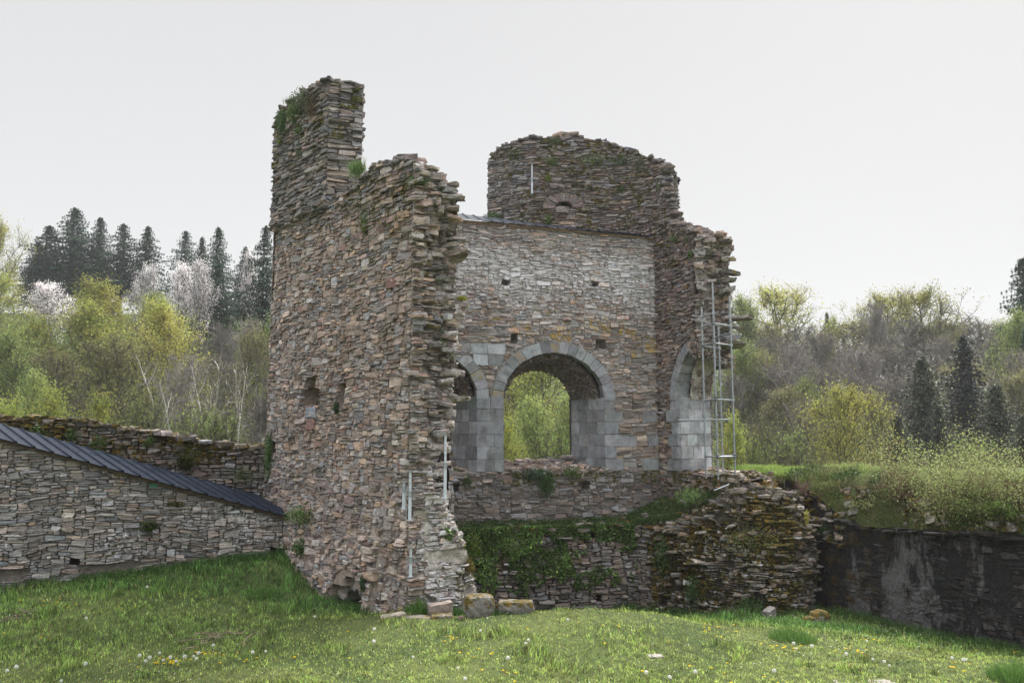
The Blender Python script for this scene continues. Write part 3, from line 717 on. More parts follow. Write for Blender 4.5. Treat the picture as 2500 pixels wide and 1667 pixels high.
# --- top of the left mass
n_in = np.array([-ldir[1], ldir[0]])
fr = [L3(t, z - .02) for t, z in zip(ts, zt)]
bkln = []
for t, z in zip(ts, zt):
    f_ = min(1, t / LU); q = (LA + cdir * .95 + [0, .25]) * (1 - f_) + LE * f_
    bkln.append((q[0], q[1], (zc[4] if t < .3 else z - .1)))
bk = MB(); stn = MB(); rs = np.random.RandomState(6)
cap(bk, stn, fr, bkln, rs, 'grey', 42, .12, .3, .1)
part("wall_top", stn, bk, M_STONE, M_MORTAR)
# back of the left mass (rough core)
bkw = Surf([(LE[0], LE[1], -1), (LB[0], LB[1], -1)], [(LE[0], LE[1], 9.0), (LB[0], LB[1], 8.95)], seed=44)
bk = MB(); bkw.backing(bk, .2); stn = MB(); bkw.stones(stn, style_fn(w=(.3, .8), h=(.12, .3), pal='grey', relief=.04, thin=.1), (.1, .05))
part("rear_face", stn, bk, M_STONE, M_MORTAR)

# --- the high block
hz0 = 8.82
Q = np.array(L3(3.45, 0, .06)[:2]); R_ = Q + .80 * np.array([.962, .272])
Bo = np.array(L3(LU, 0, .06)[:2]); Bi = Bo + .95 * np.array([.962, .272]) * 1.0
def zt_(px, py, Y): return P(px, py, Y)[2]
f_ = [0, .12, .35, .6, .82, 1.0]; ztp = [zt_(682, 296, 20.6), zt_(692, 272, 20.4), zt_(722, 250, 19.9), zt_(752, 226, 19.4), zt_(772, 213, 19.0), zt_(792, 207, 18.7)]
hb = Surf([tuple(Bo + (Q - Bo) * a) + (hz0,) for a in f_], [tuple(Bo + (Q - Bo) * a) + (z,) for a, z in zip(f_, ztp)], seed=51, amp=.04, off=lambda u, z: .04 * sstep(9.5, 8.9, z))
hf = Surf([tuple(Q) + (hz0,), tuple((Q + R_) / 2) + (hz0,), tuple(R_) + (hz0,)], [tuple(Q) + (ztp[-1],), tuple((Q + R_) / 2) + (ztp[-1] + .05,), tuple(R_) + (zt_(872, 214, 18.9),)], seed=52, amp=.04)
hi_ = Surf([tuple(R_) + (hz0,), tuple(Bi) + (hz0,)], [tuple(R_) + (zt_(872, 214, 18.9),), tuple(Bi) + (ztp[1],)], seed=53)
hk = Surf([tuple(Bi) + (hz0,), tuple(Bo) + (hz0,)], [tuple(Bi) + (ztp[0],), tuple(Bo) + (ztp[0],)], seed=54)
slate = style_fn(w=(.16, .60), h=(.035, .105), pal='grey', relief=.055, gap=.009, thin=.45)
slate2 = style_fn(w=(.14, .45), h=(.035, .11), pal='tan', relief=.05, gap=.010, thin=.4)
bk = MB(); stn = MB()
for sf in (hb, hf, hi_, hk): sf.backing(bk, .1, .05)
mossf = lambda u, z, c: .6 * sstep(.5, .7, vnoise(u * 2.2, z * 2.2, 15)) * sstep(9.8, 10.6, z)
hb.stones(stn, lambda u, z: (slate(u, z) if np.random.rand() < .82 else slate2(u, z)), (.05, .027), moss=mossf)
hf.stones(stn, style_fn(w=(.22, .75), h=(.05, .15), pal='grey', relief=.07, gap=.011, thin=.3), (.05, .027), moss=mossf)
hi_.stones(stn, style_fn(w=(.3, .7), h=(.08, .16), pal='grey', relief=.05), (.08, .04)); hk.stones(stn, style_fn(w=(.3, .7), h=(.08, .16), pal='grey', relief=.05), (.08, .04))
rs = np.random.RandomState(8)
ft = [tuple(Bo + (Q - Bo) * a) + (z,) for a, z in zip(f_, ztp)]; bt = [tuple(Bi + (R_ - Bi) * a) + (z,) for a, z in zip(f_, ztp)]
cap(bk, stn, ft, bt, rs, 'grey', 55, .05, .25, .1)
# ragged junction slates under the block and down its right edge
uu = rs.uniform(0, hb.U, 90); p = hb.pt(uu, np.full(90, hz0) + rs.uniform(-.08, .12, 90), rs.uniform(-.22, -.04, 90)); slabs(stn, p, rs, 'grey', (.25, .5), (.03, .07), math.atan2(ldir[1], ldir[0]), .05, .1)
zz = rs.uniform(hz0 - .1, 11.3, 44); ex = .12 * sstep(10.2, 9.2, zz); p = np.stack([R_[0] - .2 + ex, R_[1] + rs.uniform(.0, .3, 44), zz], 1); slabs(stn, p, rs, 'grey', (.3, .5), (.03, .09), .27, .05, .1)
part("high_wall_stub", stn, bk, M_STONE, M_MORTAR)

# --- back wall with the arches
ARC = dict(c=5.45, rx=1.49, rz=1.30, z=ZSP - .05); ARL = dict(c=1.70, rx=1.49, rz=1.30, z=ZSP - .05); RT = .33
def in_arch(u, z, a, g=0.0):
    dx = (u - a['c']) / (a['rx'] + g); dz = (z - a['z']) / (a['rz'] + g)
    return (np.abs(dx) < 1) & (z > ZS - .02) & ((z < a['z']) | (dx * dx + np.maximum(dz, 0) ** 2 < 1))
bt0 = ZY(546, 22.6); bt1 = ZY(583, 23.95)
def b3(su, z, dep=0): p = BW(su, dep); return (p[0], p[1], z)
back = Surf([b3(0, .3), b3(UB, .3)], [b3(0, bt0 + .1), b3(UB, bt1)], seed=61, amp=.025)
jl, jr, jl2 = ARC['c'] - 1.49, ARC['c'] + 1.49, ARL['c'] + 1.49
rs = np.random.RandomState(12)
ash = []   # dressed rectangles (u0,u1,z0,z1)
rows = [ZS + k * .345 for k in range(7)]
rw = [.78, .34, .92, .42, .72, .36]
rw_px = [.55, .35, .98, .42, .55, .30]
for k in range(6):
    ash.append((jr, jr + rw_px[k], rows[k], rows[k + 1]))
    # pillar between the arches
    sp = [jl2, jl2 + .385, jl] if k % 2 else [jl2, jl2 + .26, jl2 + .5, jl]
    if k == 3: sp = [jl2, jl]
    for a, b in zip(sp[:-1], sp[1:]): ash.append((a, b, rows[k], rows[k + 1]))
# ashlar spandrel courses at the upper left
zsp = ARC['z'] + ARC['rz'] + .22
for a, b in ((2.45, 3.0), (3.0, 3.5), (3.5, 4.02)): ash.append((a, b, zsp - .30, zsp))
for a, b in ((3.08, 3.5), (3.5, 3.95)): ash.append((a, b, zsp - .62, zsp - .31))
ash.append((UB - .52, UB, rows[0], rows[1])); ash.append((UB - .34, UB, rows[2], rows[3])); ash.append((UB - .5, UB, rows[4], rows[5]))
def avoid_b(u, z):
    m = in_arch(u, z, ARC, RT + .03) & (z > ARC['z'] - .05) | in_arch(u, z, ARL, RT + .03) & (z > ARL['z'] - .05)
    m |= in_arch(u, z, ARC, .02) | in_arch(u, z, ARL, .02)
    for a, b, c, d in ash: m |= (u > a - .005) & (u < b + .005) & (z > c) & (z < d)
    return m
back.maskf = lambda u, z: ~(in_arch(u, z, ARC, .06) | in_arch(u, z, ARL, .06) | ((z > ZS) & (z < ARC['z'] - .02) & (np.abs(u - ARC['c']) < 1.47)))
for (px0, py0, px1, py1) in ((1228, 680, 1246, 694), (1446, 690, 1460, 702), (1248, 816, 1263, 838), (1454, 826, 1480, 848), (1102, 1180, 1120, 1198), (1418, 1176, 1438, 1192), (1250, 700, 1252, 701)):
    back.holes.append(niche_hole(back, px0, py0, px1, py1, .4))
bk = MB(); stn = MB(); back.backing(bk, .07, .006, .012)
def st_back(u, z):
    if z > 8.2: return dict(w=(.14, .5), h=(.04, .11), pal='light' if np.random.rand() < .6 else 'ruin', relief=.03, gap=.012, thin=.3)
    if z > ZSP: return dict(w=(.10, .46), h=(.04, .15), pal='light' if np.random.rand() < .75 else 'tan', relief=.03, gap=.014, thin=.3)
    if z > ZS: return dict(w=(.22, .6), h=(.08, .18), pal='ruin' if np.random.rand() < .35 else 'tan', relief=.035, gap=.013, thin=.35)
    return dict(w=(.12, .48), h=(.045, .17), pal='lower', relief=.05, gap=.012, thin=.4)
np.random.seed(9)
back.stones(stn, st_back, (.05, .03), avoid=avoid_b,
            white=lambda u, z, c: np.clip(.68 * sstep(6.2, 8.2, z) * sstep(9.3, 8.5, z) * (.35 + .9 * vnoise(u * .9, z, 3)) + .2 * (z > 5.5), 0, 1),
            yellow=lambda u, z, c: np.clip(.85 * sstep(5.4, 6.1, z) * sstep(7.5, 6.5, z) * sstep(.3, .8, vnoise(u * 3.7, z * 3.9, 6)) * sstep(2.5, 4.0, u), 0, 1),
            moss=lambda u, z, c: .5 * (z < ZS - .0) * (z > ZS - .4) * (vnoise(u * 2, z, 6) > .5))
part("arch_wall", stn, bk, M_STONE, M_MORTAR_GREY)

# dressed granite: rings, jambs, reveals
gr = MB(); rs = np.random.RandomState(13)
def gcol(): return np.array([.29, .30, .322]) * math.exp(rs.randn() * .19) * (1 + rs.randn(3) * .02)
for a, b, c, d in ash: back.block(gr, [(a, c), (b, c), (b, d), (a, d)], -.25, .015, gcol() * (1.35 if (c > zsp - .7 and a > 3 and b < 3.6 and rs.rand() < .5) else 1), rs=rs)
def ring(surf, a, a0, a1, n, dep=.30, thick=RT, flip=1):
    an = np.linspace(a0, a1, n + 1)
    for k in range(n):
        th = np.linspace(math.radians(an[k]), math.radians(an[k + 1]), 3)
        inn = [(a['c'] + flip * a['rx'] * math.cos(t), a['z'] + a['rz'] * math.sin(t)) for t in th]
        ou = [(a['c'] + flip * (a['rx'] + thick) * math.cos(t), a['z'] + (a['rz'] + thick) * math.sin(t)) for t in th[::-1]]
        poly = inn + ou
        if flip < 0: poly = poly[::-1]
        yl = .5 if rs.rand() < .12 else 0
        surf.block(gr, poly, -dep, .02, gcol(), (0, 0, yl), rs=rs)
ring(back, ARC, -1, 181, 19)
ring(back, ARL, -1, 70, 7)
# reveals: front edge su_f -> rear edge su_r at depth TB
TB = 1.30
def reveal(suf, sur, left, zt0, name_seed, z0=ZS, mbx=gr):
    A = BW(suf); B = BW(sur, TB)
    pts = [A, B] if left else [B, A]
    s_ = Surf([tuple(p) + (z0,) for p in pts], [tuple(p) + (zt0,) for p in pts], seed=name_seed, amp=0.0)
    for k in range(6):
        n = rs.randint(3, 5); cuts = np.sort(np.r_[0, (np.arange(1, n) + rs.uniform(-.25, .25, n - 1)) / n, 1]) * s_.U
        for a, b in zip(cuts[:-1], cuts[1:]): s_.block(mbx, [(a, rows[k]), (b, rows[k]), (b, rows[k + 1]), (a, rows[k + 1])], -.2, .0, gcol() * .82, rs=rs)  # granite darkened: shade of the recessed reveals put into the block colour
    return s_
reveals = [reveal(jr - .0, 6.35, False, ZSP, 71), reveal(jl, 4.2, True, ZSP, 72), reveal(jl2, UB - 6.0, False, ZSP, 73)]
# right reveal's worn inner corner blocks near the springing of the rear opening
# right wall arch
ARR = dict(c=2.54, rx=1.5, rz=1.62, z=ZSP - .05)
zRarch = lambda m: np.where(m < 1.62, ARR['z'] + ARR['rz'] * np.sqrt(np.clip(1 - ((m - ARR['c']) / ARR['rx']) ** 2, 0, 1)), 5.85 - .35 * np.clip((m - 1.62) / .4, 0, 1))
def r3(m, z, dep=0): p = RW(m, dep); return (p[0], p[1], z)
rt = [ZY(556, 24.0), ZY(546, 23.6), ZY(543, 23.1), ZY(553, 22.6), ZY(566, 22.2), ZY(600, 21.8)]
RU = 3.3
rms = [-.12, .45, .95, 1.4, 1.9, RU]
right = Surf([r3(m, .3) for m in rms], [r3(m, z) for m, z in zip(rms, rt)], seed=81, amp=.04)
def rmask(m, z, g=0.0):
    edge = 1.9 + .16 * (vnoise(z * 2.1, 0 * z, 5) - .5) + .10 * sstep(7.6, 8.6, z) * 0
    up = (z >= ZS) & (m < edge) & ~((m > 1.04 - g) & (z < zRarch(m) + g))
    return up | (z < ZS)
right.maskf = lambda u, z: rmask(u, z)
right.holes.append(niche_hole(right, 1640, 688, 1645, 702, .3)); right.holes.append(niche_hole(right, 1703, 788, 1712, 802, .3))
ashr = [(1.04 - w_, 1.04, rows[k], rows[k + 1]) for k, w_ in enumerate([.45, .28, .42, .25, .5, .3])]
def avoid_r(u, z):
    m = np.zeros(np.shape(u), bool)
    for a, b, c, d in ashr: m |= (u > a) & (u < b) & (z > c) & (z < d)
    dx = (u - ARR['c']) / (ARR['rx'] + .3); dz = (z - ARR['z']) / (ARR['rz'] + .3)
    return m | ((z > ARR['z'] - .05) & (dx * dx + dz * dz < 1) & (u < 1.7))
bk = MB(); stn = MB(); right.backing(bk, .07)
def st_right(u, z):
    if z < ZS: return dict(w=(.18, .45), h=(.06, .16), pal='lower', relief=.05, gap=.012)
    if z < 6.6 and np.random.rand() < .5: return dict(w=(.15, .45), h=(.05, .13), pal='tan', relief=.035, gap=.012)
    return dict(w=(.10, .34), h=(.035, .095), pal='purple', relief=.045, gap=.009, thin=.35)
right.stones(stn, st_right, (.045, .026), avoid=avoid_r, yellow=lambda u, z, c: .25 * (vnoise(u * 2, z * 2, 8) > .7), moss=lambda u, z, c: .5 * (z > 8.4) * (vnoise(u * 3, z * 3, 9) > .6) + .6 * (z < ZS) * (vnoise(u * 2, z * 3, 9) > .5))
for a, b, c, d in ashr: right.block(gr, [(a, c), (b, c), (b, d), (a, d)], -.25, .03, gcol(), rs=rs)
an = np.linspace(181, 127, 7)
for k in range(6):
    th = [math.radians(an[k]), math.radians(an[k + 1])]
    poly = [(ARR['c'] + ARR['rx'] * math.cos(t), ARR['z'] + ARR['rz'] * math.sin(t)) for t in th] + [(ARR['c'] + (ARR['rx'] + .3) * math.cos(t), ARR['z'] + (ARR['rz'] + .3) * math.sin(t)) for t in th[::-1]]
    right.block(gr, poly[::-1], -.42, .04, gcol(), rs=rs)
# right reveal (granite colour lightened to look lit), splayed straight through
p0, p1 = RW(1.04), RW(1.04 - .05, 1.12)
rev = Surf([tuple(p0) + (ZS,), tuple(p1) + (ZS,)], [tuple(p0) + (ZSP,), tuple(p1) + (ZSP,)], seed=85, amp=0)
for k in range(6):
    n = 3 if k % 2 else 4; cuts = np.r_[0, (np.arange(1, n) + rs.uniform(-.2, .2, n - 1)) / n, 1] * rev.U
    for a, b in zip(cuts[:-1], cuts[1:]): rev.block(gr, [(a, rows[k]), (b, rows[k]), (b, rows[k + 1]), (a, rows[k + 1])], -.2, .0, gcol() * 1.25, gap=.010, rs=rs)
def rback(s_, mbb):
    s_.backing(mbb, .1, .012, .004)
granite = gr.build("granite_dressing", M_GRANITE, ruin)
for s_ in reveals + [rev]:
    jb = MB(); rback(s_, jb); jn = jb.build("joint_mortar", M_MORTAR_GREY, origin=np.array(ruin.location)); jn.parent = granite; jn.location = (0, 0, 0)
part("right_wall", stn, bk, M_STONE, M_MORTAR)

# soffits
def soffit(ar, sur_c, sur_rx, sur_rz, sur_z, a0, a1, dep0=.28):
    def fn(u, v):
        th = math.radians(a0) + (math.radians(a1) - math.radians(a0)) * np.asarray(u) / 4.2
        f = dep0 / TB + (1 - dep0 / TB) * np.asarray(v) / 1.1
        c = ar['c'] * (1 - f) + sur_c * f; rx = ar['rx'] * (1 - f) + sur_rx * f; rz = ar['rz'] * (1 - f) + sur_rz * f; z = ar['z'] * (1 - f) + sur_z * f
        su = c + (rx + .06 * (f < .25)) * np.cos(th); p = K[None] - (UB - su)[..., None] * W + (f * TB)[..., None] * NIN
        return np.concatenate([p, (z + (rz + .0) * np.sin(th))[..., None]], -1)
    return fn
class Soff(MapSurf):
    def normal(s, u, z):
        e = .06; du = s.base(np.asarray(u) + e, z) - s.base(np.asarray(u) - e, z); dz = s.base(u, np.asarray(z) + e) - s.base(u, np.asarray(z) - e)
        n = np.cross(du, dz) * s.sg; return n / (np.linalg.norm(n, axis=-1, keepdims=True) + 1e-9)
bk = MB(); stn = MB()
def fixfn(f): return lambda u, v: f(np.atleast_1d(np.asarray(u, float) + 0 * np.asarray(v, float)), np.atleast_1d(np.asarray(v, float) + 0 * np.asarray(u, float)))
so = Soff(fixfn(soffit(ARC, 5.275, 1.075, .87, ZSP + .0, 0, 180)), 4.2, 1.1, seed=91, amp=.05); so.sg = -1
n0 = so.normal(np.array([2.1]), np.array([.5]))[0]
if n0[2] > 0: so.sg = 1
so.backing(bk, .08, .03); so.stones(stn, style_fn(w=(.06, .13), h=(.14, .4), pal='purple', relief=.05, gap=.008, thin=0), (.035, .05))
so2 = Soff(fixfn(soffit(ARL, UB - 6.0 - 1.075, 1.075, .87, ZSP + .0, 0, 180)), 4.2, 1.1, seed=92, amp=.05); so2.sg = so.sg
so2.backing(bk, .08, .03); so2.stones(stn, style_fn(w=(.06, .13), h=(.14, .4), pal='purple', relief=.05, gap=.008, thin=0), (.035, .05))
part("vault_soffit", stn, bk, M_STONE, M_DARKJ)
# rear plane of the arch wall, closed apart from the openings
AR2 = dict(c=5.275, rx=1.075, rz=.87, z=ZSP); AL2 = dict(c=UB - 6.0 - 1.075, rx=1.075, rz=.87, z=ZSP)
ZR = ZY(1128, 24.6)
def orear(u, z, a): dx = (u - a['c']) / (a['rx'] - .03); dz = (z - a['z']) / (a['rz'] - .03); return (np.abs(dx) < 1) & (z > ZR - .1) & ((z < a['z']) | (dx * dx + np.maximum(dz, 0) ** 2 < 1))
rear = Surf([b3(UB, -1.5, TB), b3(0, -1.5, TB)], [b3(UB, bt1, TB), b3(0, bt0, TB)], seed=95, amp=.02)
rear.maskf = lambda u, z: ~(orear(UB - u, z, AR2) | orear(UB - u, z, AL2))
bk = MB(); stn = MB(); rear.backing(bk, .06, .02, .01)
rear.stones(stn, style_fn(w=(.3, .7), h=(.1, .22), pal='grey', relief=.03, thin=.1), (.08, .045), avoid=lambda u, z: orear(UB - u, z, dict(c=AR2['c'], rx=1.2, rz=1.0, z=ZSP)) | orear(UB - u, z, dict(c=AL2['c'], rx=1.2, rz=1.0, z=ZSP)))
# rear edge slates framing the opening
rs = np.random.RandomState(15)
th = np.radians(rs.uniform(0, 180, 46)); pp = [np.r_[BW(AR2['c'] + (1.075 + .07) * math.cos(t), TB - rs.uniform(.0, .15)), ZSP + (.87 + .06) * math.sin(t)] for t in th]
slabs(stn, pp, rs, 'purple', (.15, .3), (.03, .07), None, .3, .2)
part("arch_wall_rear", stn, bk, M_STONE, M_DARKJ)
# sill rubble inside the two openings
bk = MB(); stn = MB()
cap(bk, stn, [b3(jl, ZS), b3(jr, ZS)], [b3(4.1, ZR + .02, TB), b3(6.45, ZR, TB)], rs, 'tan', 70, .08, .1, .1, (.12, .38))
p = b3(6.15, ZR + .14, 1.1); slabs(stn, [p, (p[0] - .3, p[1], p[2] - .08)], rs, 'grey', (.5, .6), (.08, .12), .2, .12)
part("window_sill", stn, bk, M_STONE, M_MORTAR)
bk = MB(); stn = MB(); cap(bk, stn, [b3(0, ZS), b3(jl2, ZS)], [b3(0, ZR, TB), b3(2.7, ZR, TB)], rs, 'tan', 30, .05, .1)
part("window_sill", stn, bk, M_STONE, M_MORTAR)
# top of the arch wall behind the metal sheets
bk = MB(); stn = MB()
cap(bk, stn, [b3(0, bt0 + .0, .05), b3(UB, bt1, .05)], [b3(0, bt0 + .1, 2.4), b3(UB, bt1 + .2, 2.2)], rs, 'ruin', 26, .08, .2, .1)
part("arch_wall_top", stn, bk, M_STONE, M_MORTAR)

# right wall: cut end, soffit remnant, back
E1 = RW(1.9); E2 = RW(1.9, 1.15)
et = ZY(572, 22.3)
end = Surf([tuple(E1) + (5.0,), tuple((E1 + E2) / 2) + (5.0,), tuple(E2) + (5.0,)], [tuple(E1) + (et,), tuple((E1 + E2) / 2) + (et - .05,), tuple(E2) + (et - .25,)], seed=101, amp=.22, freq=1.6,
           mask=lambda u, z: z > 5.55 + .35 * vnoise(u * 3, 0 * z, 3) - .25 * sstep(.3, 1.0, u))
end.offf = lambda u, z: -.18 * sstep(8.2, 7.2, z) * sstep(0, .3, u) + .12 * sstep(8.2, 8.8, z) + .1 * (fbm(u * 5, z * 5, 33, 2) - .5)
bk = MB(); stn = MB(); end.backing(bk, .05, .02, .04)
end.stones(stn, style_fn(w=(.12, .4), h=(.035, .11), pal='ruin', relief=.06, gap=.015, thin=.45), (.05, .028), white=lambda u, z, c: .35 + 0 * u, avoid=lambda u, z: vnoise(u * 3.3, z * 3.9, 18) > .72)
rs = np.random.RandomState(17)
jutting(stn, end, rs, 70, (0, 1.15, 7.0, 9.3), (.0, .22), 'ruin', (.16, .4), (.05, .14), .1, -.4, .15)
jutting(stn, end, rs, 46, (0, 1.15, 5.3, 7.2), (.0, .2), 'ruin', (.2, .42), (.03, .09), 0, -.4)
zz = rs.uniform(5.4, 9.3, 64); p = end.pt(np.full(64, 1.15) - rs.uniform(-.05, .2, 64), zz, rs.uniform(-.5, .0, 64)); slabs(stn, p, rs, 'ruin', (.2, .4), (.05, .14), 0.1, .14, .1)
for px, py, L in ((1790, 632, .5), (1795, 666, .55), (1792, 684, .5), (1784, 708, .45), (1815, 778, .85), (1806, 800, .7), (1795, 823, .5), (1803, 842, .65), (1786, 592, .4), (1775, 888, .5)):
    q = P(px - 12, py, 22.4); slabs(stn, [q], rs, 'grey', (L, L * 1.1), (.07, .13), -.25, .12, .5, .0, .3, (.8, 1.1))
part("right_wall_end", stn, bk, M_STONE, M_LIME)
# soffit remnant above the reveal
bk = MB(); stn = MB()
def sofr(u, v):
    u = np.asarray(u, float) + 0 * np.asarray(v, float); v = np.asarray(v, float) + 0 * u
    th = np.radians(180 - 58 * u / 1.7); p = K[None] + (ARR['c'] + ARR['rx'] * np.cos(th))[..., None] * RD + (.36 + v)[..., None] * RO
    return np.concatenate([p, (ARR['z'] + ARR['rz'] * np.sin(th))[..., None]], -1)
sr = Soff(lambda u, v: sofr(np.atleast_1d(u), np.atleast_1d(v)), 1.7, .78, seed=103, amp=.06, freq=2); sr.sg = 1
if sr.normal(np.array([1.4]), np.array([.3]))[0][2] > 0: sr.sg = -1
sr.backing(bk, .05, .0, .04); sr.stones(stn, style_fn(w=(.05, .12), h=(.12, .3), pal='ruin', relief=.04, gap=.015, thin=0), (.035, .04), avoid=lambda u, z: vnoise(u * 4, z * 4, 3) > .45)
part("soffit_remnant", stn, bk, M_STONE, M_LIME)
bk = MB(); rb = Surf([tuple(E2) + (5.4,), tuple(RW(0, 1.15)) + (5.4,)], [tuple(E2) + (et - .25,), tuple(RW(0, 1.15)) + (rt[0],)], seed=104); rb.backing(bk, .15)
p1o = RW(.99, 1.15); rb2 = Surf([tuple(p1o) + (-1.0,), tuple(RW(-.4, 1.15)) + (-1.0,)], [tuple(p1o) + (6.0,), tuple(RW(-.4, 1.15)) + (9.0,)], seed=105); rb2.backing(bk, .15)
stn = MB(); rb.stones(stn, style_fn(w=(.3, .7), h=(.08, .2), pal='grey', relief=.04), (.1, .05)); rb2.stones(stn, style_fn(w=(.3, .7), h=(.08, .2), pal='grey', relief=.04), (.1, .05))
rs = np.random.RandomState(18)
cap(bk, stn, [r3(m, z) for m, z in zip(rms[:5], rt[:5])], [r3(m, z - .1, 1.15) for m, z in zip(rms[:5], rt[:5])], rs, 'purple', 60, .1, .2, .0)
part("right_wall_back", stn, bk, M_STONE, M_MORTAR)

# --- round turret above and behind
tp = [(1195, 26.75, 388), (1215, 26.55, 366), (1240, 26.36, 352), (1290, 26.12, 338), (1340, 26.0, 335), (1390, 25.95, 331), (1430, 25.95, 337), (1470, 25.95, 345), (1525, 25.85, 364), (1560, 25.65, 376), (1590, 25.4, 388), (1634, 24.95, 400)]
tb = ZY(590, 25.6)
T3 = [P(a, c, b) for a, b, c in tp]
tur = Surf([(p[0], p[1], tb) for p in T3], [tuple(p) for p in T3], seed=111, amp=.06)
nc = tur.find(1376, 503)
tur.holes.append((nc[0] - .26, nc[0] + .26, nc[1] - .06, nc[1] + .16, .45))
tur.offf = lambda u, z: -.12 * sstep(.25, .5, u) * sstep(1.5, 1.2, u) * sstep(11.5, 10.8, z)
bk = MB(); stn = MB(); tur.backing(bk, .08)
np.random.seed(3)
tur.stones(stn, lambda u, z: dict(w=(.14, .5), h=(.035, .10), pal=('grey' if u < 1.3 else ('purple' if np.random.rand() < .7 else 'grey')), relief=.05, gap=.010, thin=.4), (.05, .027),
           avoid=lambda u, z: (((u - nc[0]) / .68) ** 2 + ((z - nc[1]) / .48) ** 2 < 1) & (z > nc[1] - .12),
           moss=lambda u, z, c: .45 * (vnoise(u * 1.6, z * 1.6, 25) > .58), white=lambda u, z, c: .2 * (u < 1.5))
for k in range(27):
    a = math.radians(4 + k * 6.6); ww = .037
    def pol(r, s, e): return (nc[0] + r * math.cos(a) * e - s * math.sin(a), nc[1] - .05 + r * math.sin(a) * .72 + s * math.cos(a))
    r1 = rs.uniform(.55, .72)
    tur.block(stn, [pol(.27, -ww * .6, 1.0), pol(r1, -ww * 1.15, 1.0), pol(r1, ww * 1.15, 1.0), pol(.27, ww * .6, 1.0)], -.35, .02 + rs.rand() * .05, pick_cols(rs, 'purple', 1)[0], gap=.006, bev=.012, rs=rs)
q = tur.pt(np.array([nc[0] - .05]), np.array([nc[1] - .16]), np.array([.06]))[0]; slabs(stn, [q], rs, 'ruin', (.5, .52), (.16, .2), .1, .02)
# right side going back and rough right edge
Tr = T3[-1]; Tb = np.array([Tr[0] + .55, Tr[1] + 1.2])
side = Surf([(Tr[0], Tr[1], tb), (Tb[0], Tb[1], tb)], [tuple(Tr), (Tb[0], Tb[1], Tr[2] - .1)], seed=113, amp=.1)
side.backing(bk, .1); side.stones(stn, style_fn(w=(.15, .4), h=(.035, .1), pal='grey', relief=.06), (.05, .028))
zz = rs.uniform(tb, Tr[2], 60); ex = .32 * sstep(Tr[2] - .5, tb + .3, zz)
slabs(stn, np.stack([Tr[0] - .12 + ex, Tr[1] + rs.uniform(-.25, .4, 60), zz], 1), rs, 'grey', (.28, .6), (.03, .09), .1, .06, .15)
zz = rs.uniform(tb, T3[0][2], 40); slabs(stn, np.stack([np.full(40, T3[0][0] + .14), T3[0][1] + rs.uniform(-.0, .25, 40), zz], 1), rs, 'ruin', (.25, .45), (.04, .12), .1, .03)
Bk = [(p[0], p[1] + 1.3, p[2] - .1) for p in T3]
bkr = Surf([(p[0], p[1], 7.0) for p in Bk[::-1]], Bk[::-1], seed=114); bkr.backing(bk, .2)
lf = Surf([(Bk[0][0], Bk[0][1], 7.0), (T3[0][0], T3[0][1], 7.0)], [Bk[0], tuple(T3[0])], seed=115); lf.backing(bk, .1); lf.stones(stn, style_fn(w=(.2, .5), h=(.05, .13), pal='grey', relief=.05), (.06, .03))
bkr.stones(stn, style_fn(w=(.3, .8), h=(.1, .2), pal='grey', relief=.05), (.1, .05))
cap(bk, stn, [tuple(p) for p in T3], Bk, rs, 'grey', 45, .07, .25, .1)
q = P(1380, 333, 26.2); slabs(stn, [q], rs, 'light', (.85, .9), (.2, .24), .2, .03)
part("upper_turret", stn, bk, M_STONE, M_MORTAR)
big = MB(); rs2 = np.random.RandomState(2); slabs(big, [P(995, 390, 16.5), P(1012, 396, 16.6)], rs2, 'light', (.5, .6), (.13, .18), .3, .1); 
big.build("loose_top_stone", M_STONE, ruin)

# --- metal sheet coping on the arch wall
def sheet(mb, fr0, fr1, bk0, bk1, n, rib=.035, thick=.006, col=(.03, .036, .05)):
    """profiled steel sheet: n ribs between front edge fr0->fr1 and back edge bk0->bk1"""
    fr0, fr1, bk0, bk1 = map(lambda v: np.asarray(v, float), (fr0, fr1, bk0, bk1))
    prof = [(0, 0), (.70, 0), (.74, .25), (.80, .25), (.84, 0), (.90, 1.0), (.97, 1.0), (1.0, 0.0)]
    t = []; h = []
    for k in range(n):
        for a, b in prof[:-1]: t.append((k + a) / n); h.append(b * rib)
    t.append(1.0); h.append(0); t = np.array(t); h = np.array(h)
    f = fr0 + (fr1 - fr0) * t[:, None]; b = bk0 + (bk1 - bk0) * t[:, None]
    f[:, 2] += h; b[:, 2] += h
    lap = np.floor(t * n - 1e-6)[:, None]; 
    V = np.concatenate([f, b, f - [0, 0, thick], b - [0, 0, thick]]); m = len(t); i = np.arange(m - 1)
    mb.add(V, [np.stack([i, i + 1, i + 1 + m, i + m], 1), np.stack([i + 2 * m, i + 3 * m, i + 1 + 3 * m, i + 1 + 2 * m], 1), np.stack([i, i + 2 * m, i + 1 + 2 * m, i + 1], 1), np.stack([i + m, i + 1 + m, i + 1 + 3 * m, i + 3 * m], 1)], col)
mb = MB(); uu = np.linspace(2.0, UB - .15, 6)
for k in range(5):
    a, b = uu[k], uu[k + 1]; ra = .50 - .05 * k; rb_ = .50 - .05 * (k + 1)
    za = np.interp(a, [0, UB], [bt0 + .10, bt1 + .0]) + .05; zb = np.interp(b, [0, UB], [bt0 + .10, bt1 + .0]) + .05
    sheet(mb, b3(a, za, -.13), b3(b, zb, -.13), b3(a, za + ra, 1.0), b3(b, zb + rb_, 1.0), 4)
mb.build("metal_coping", M_SHEET, ruin)
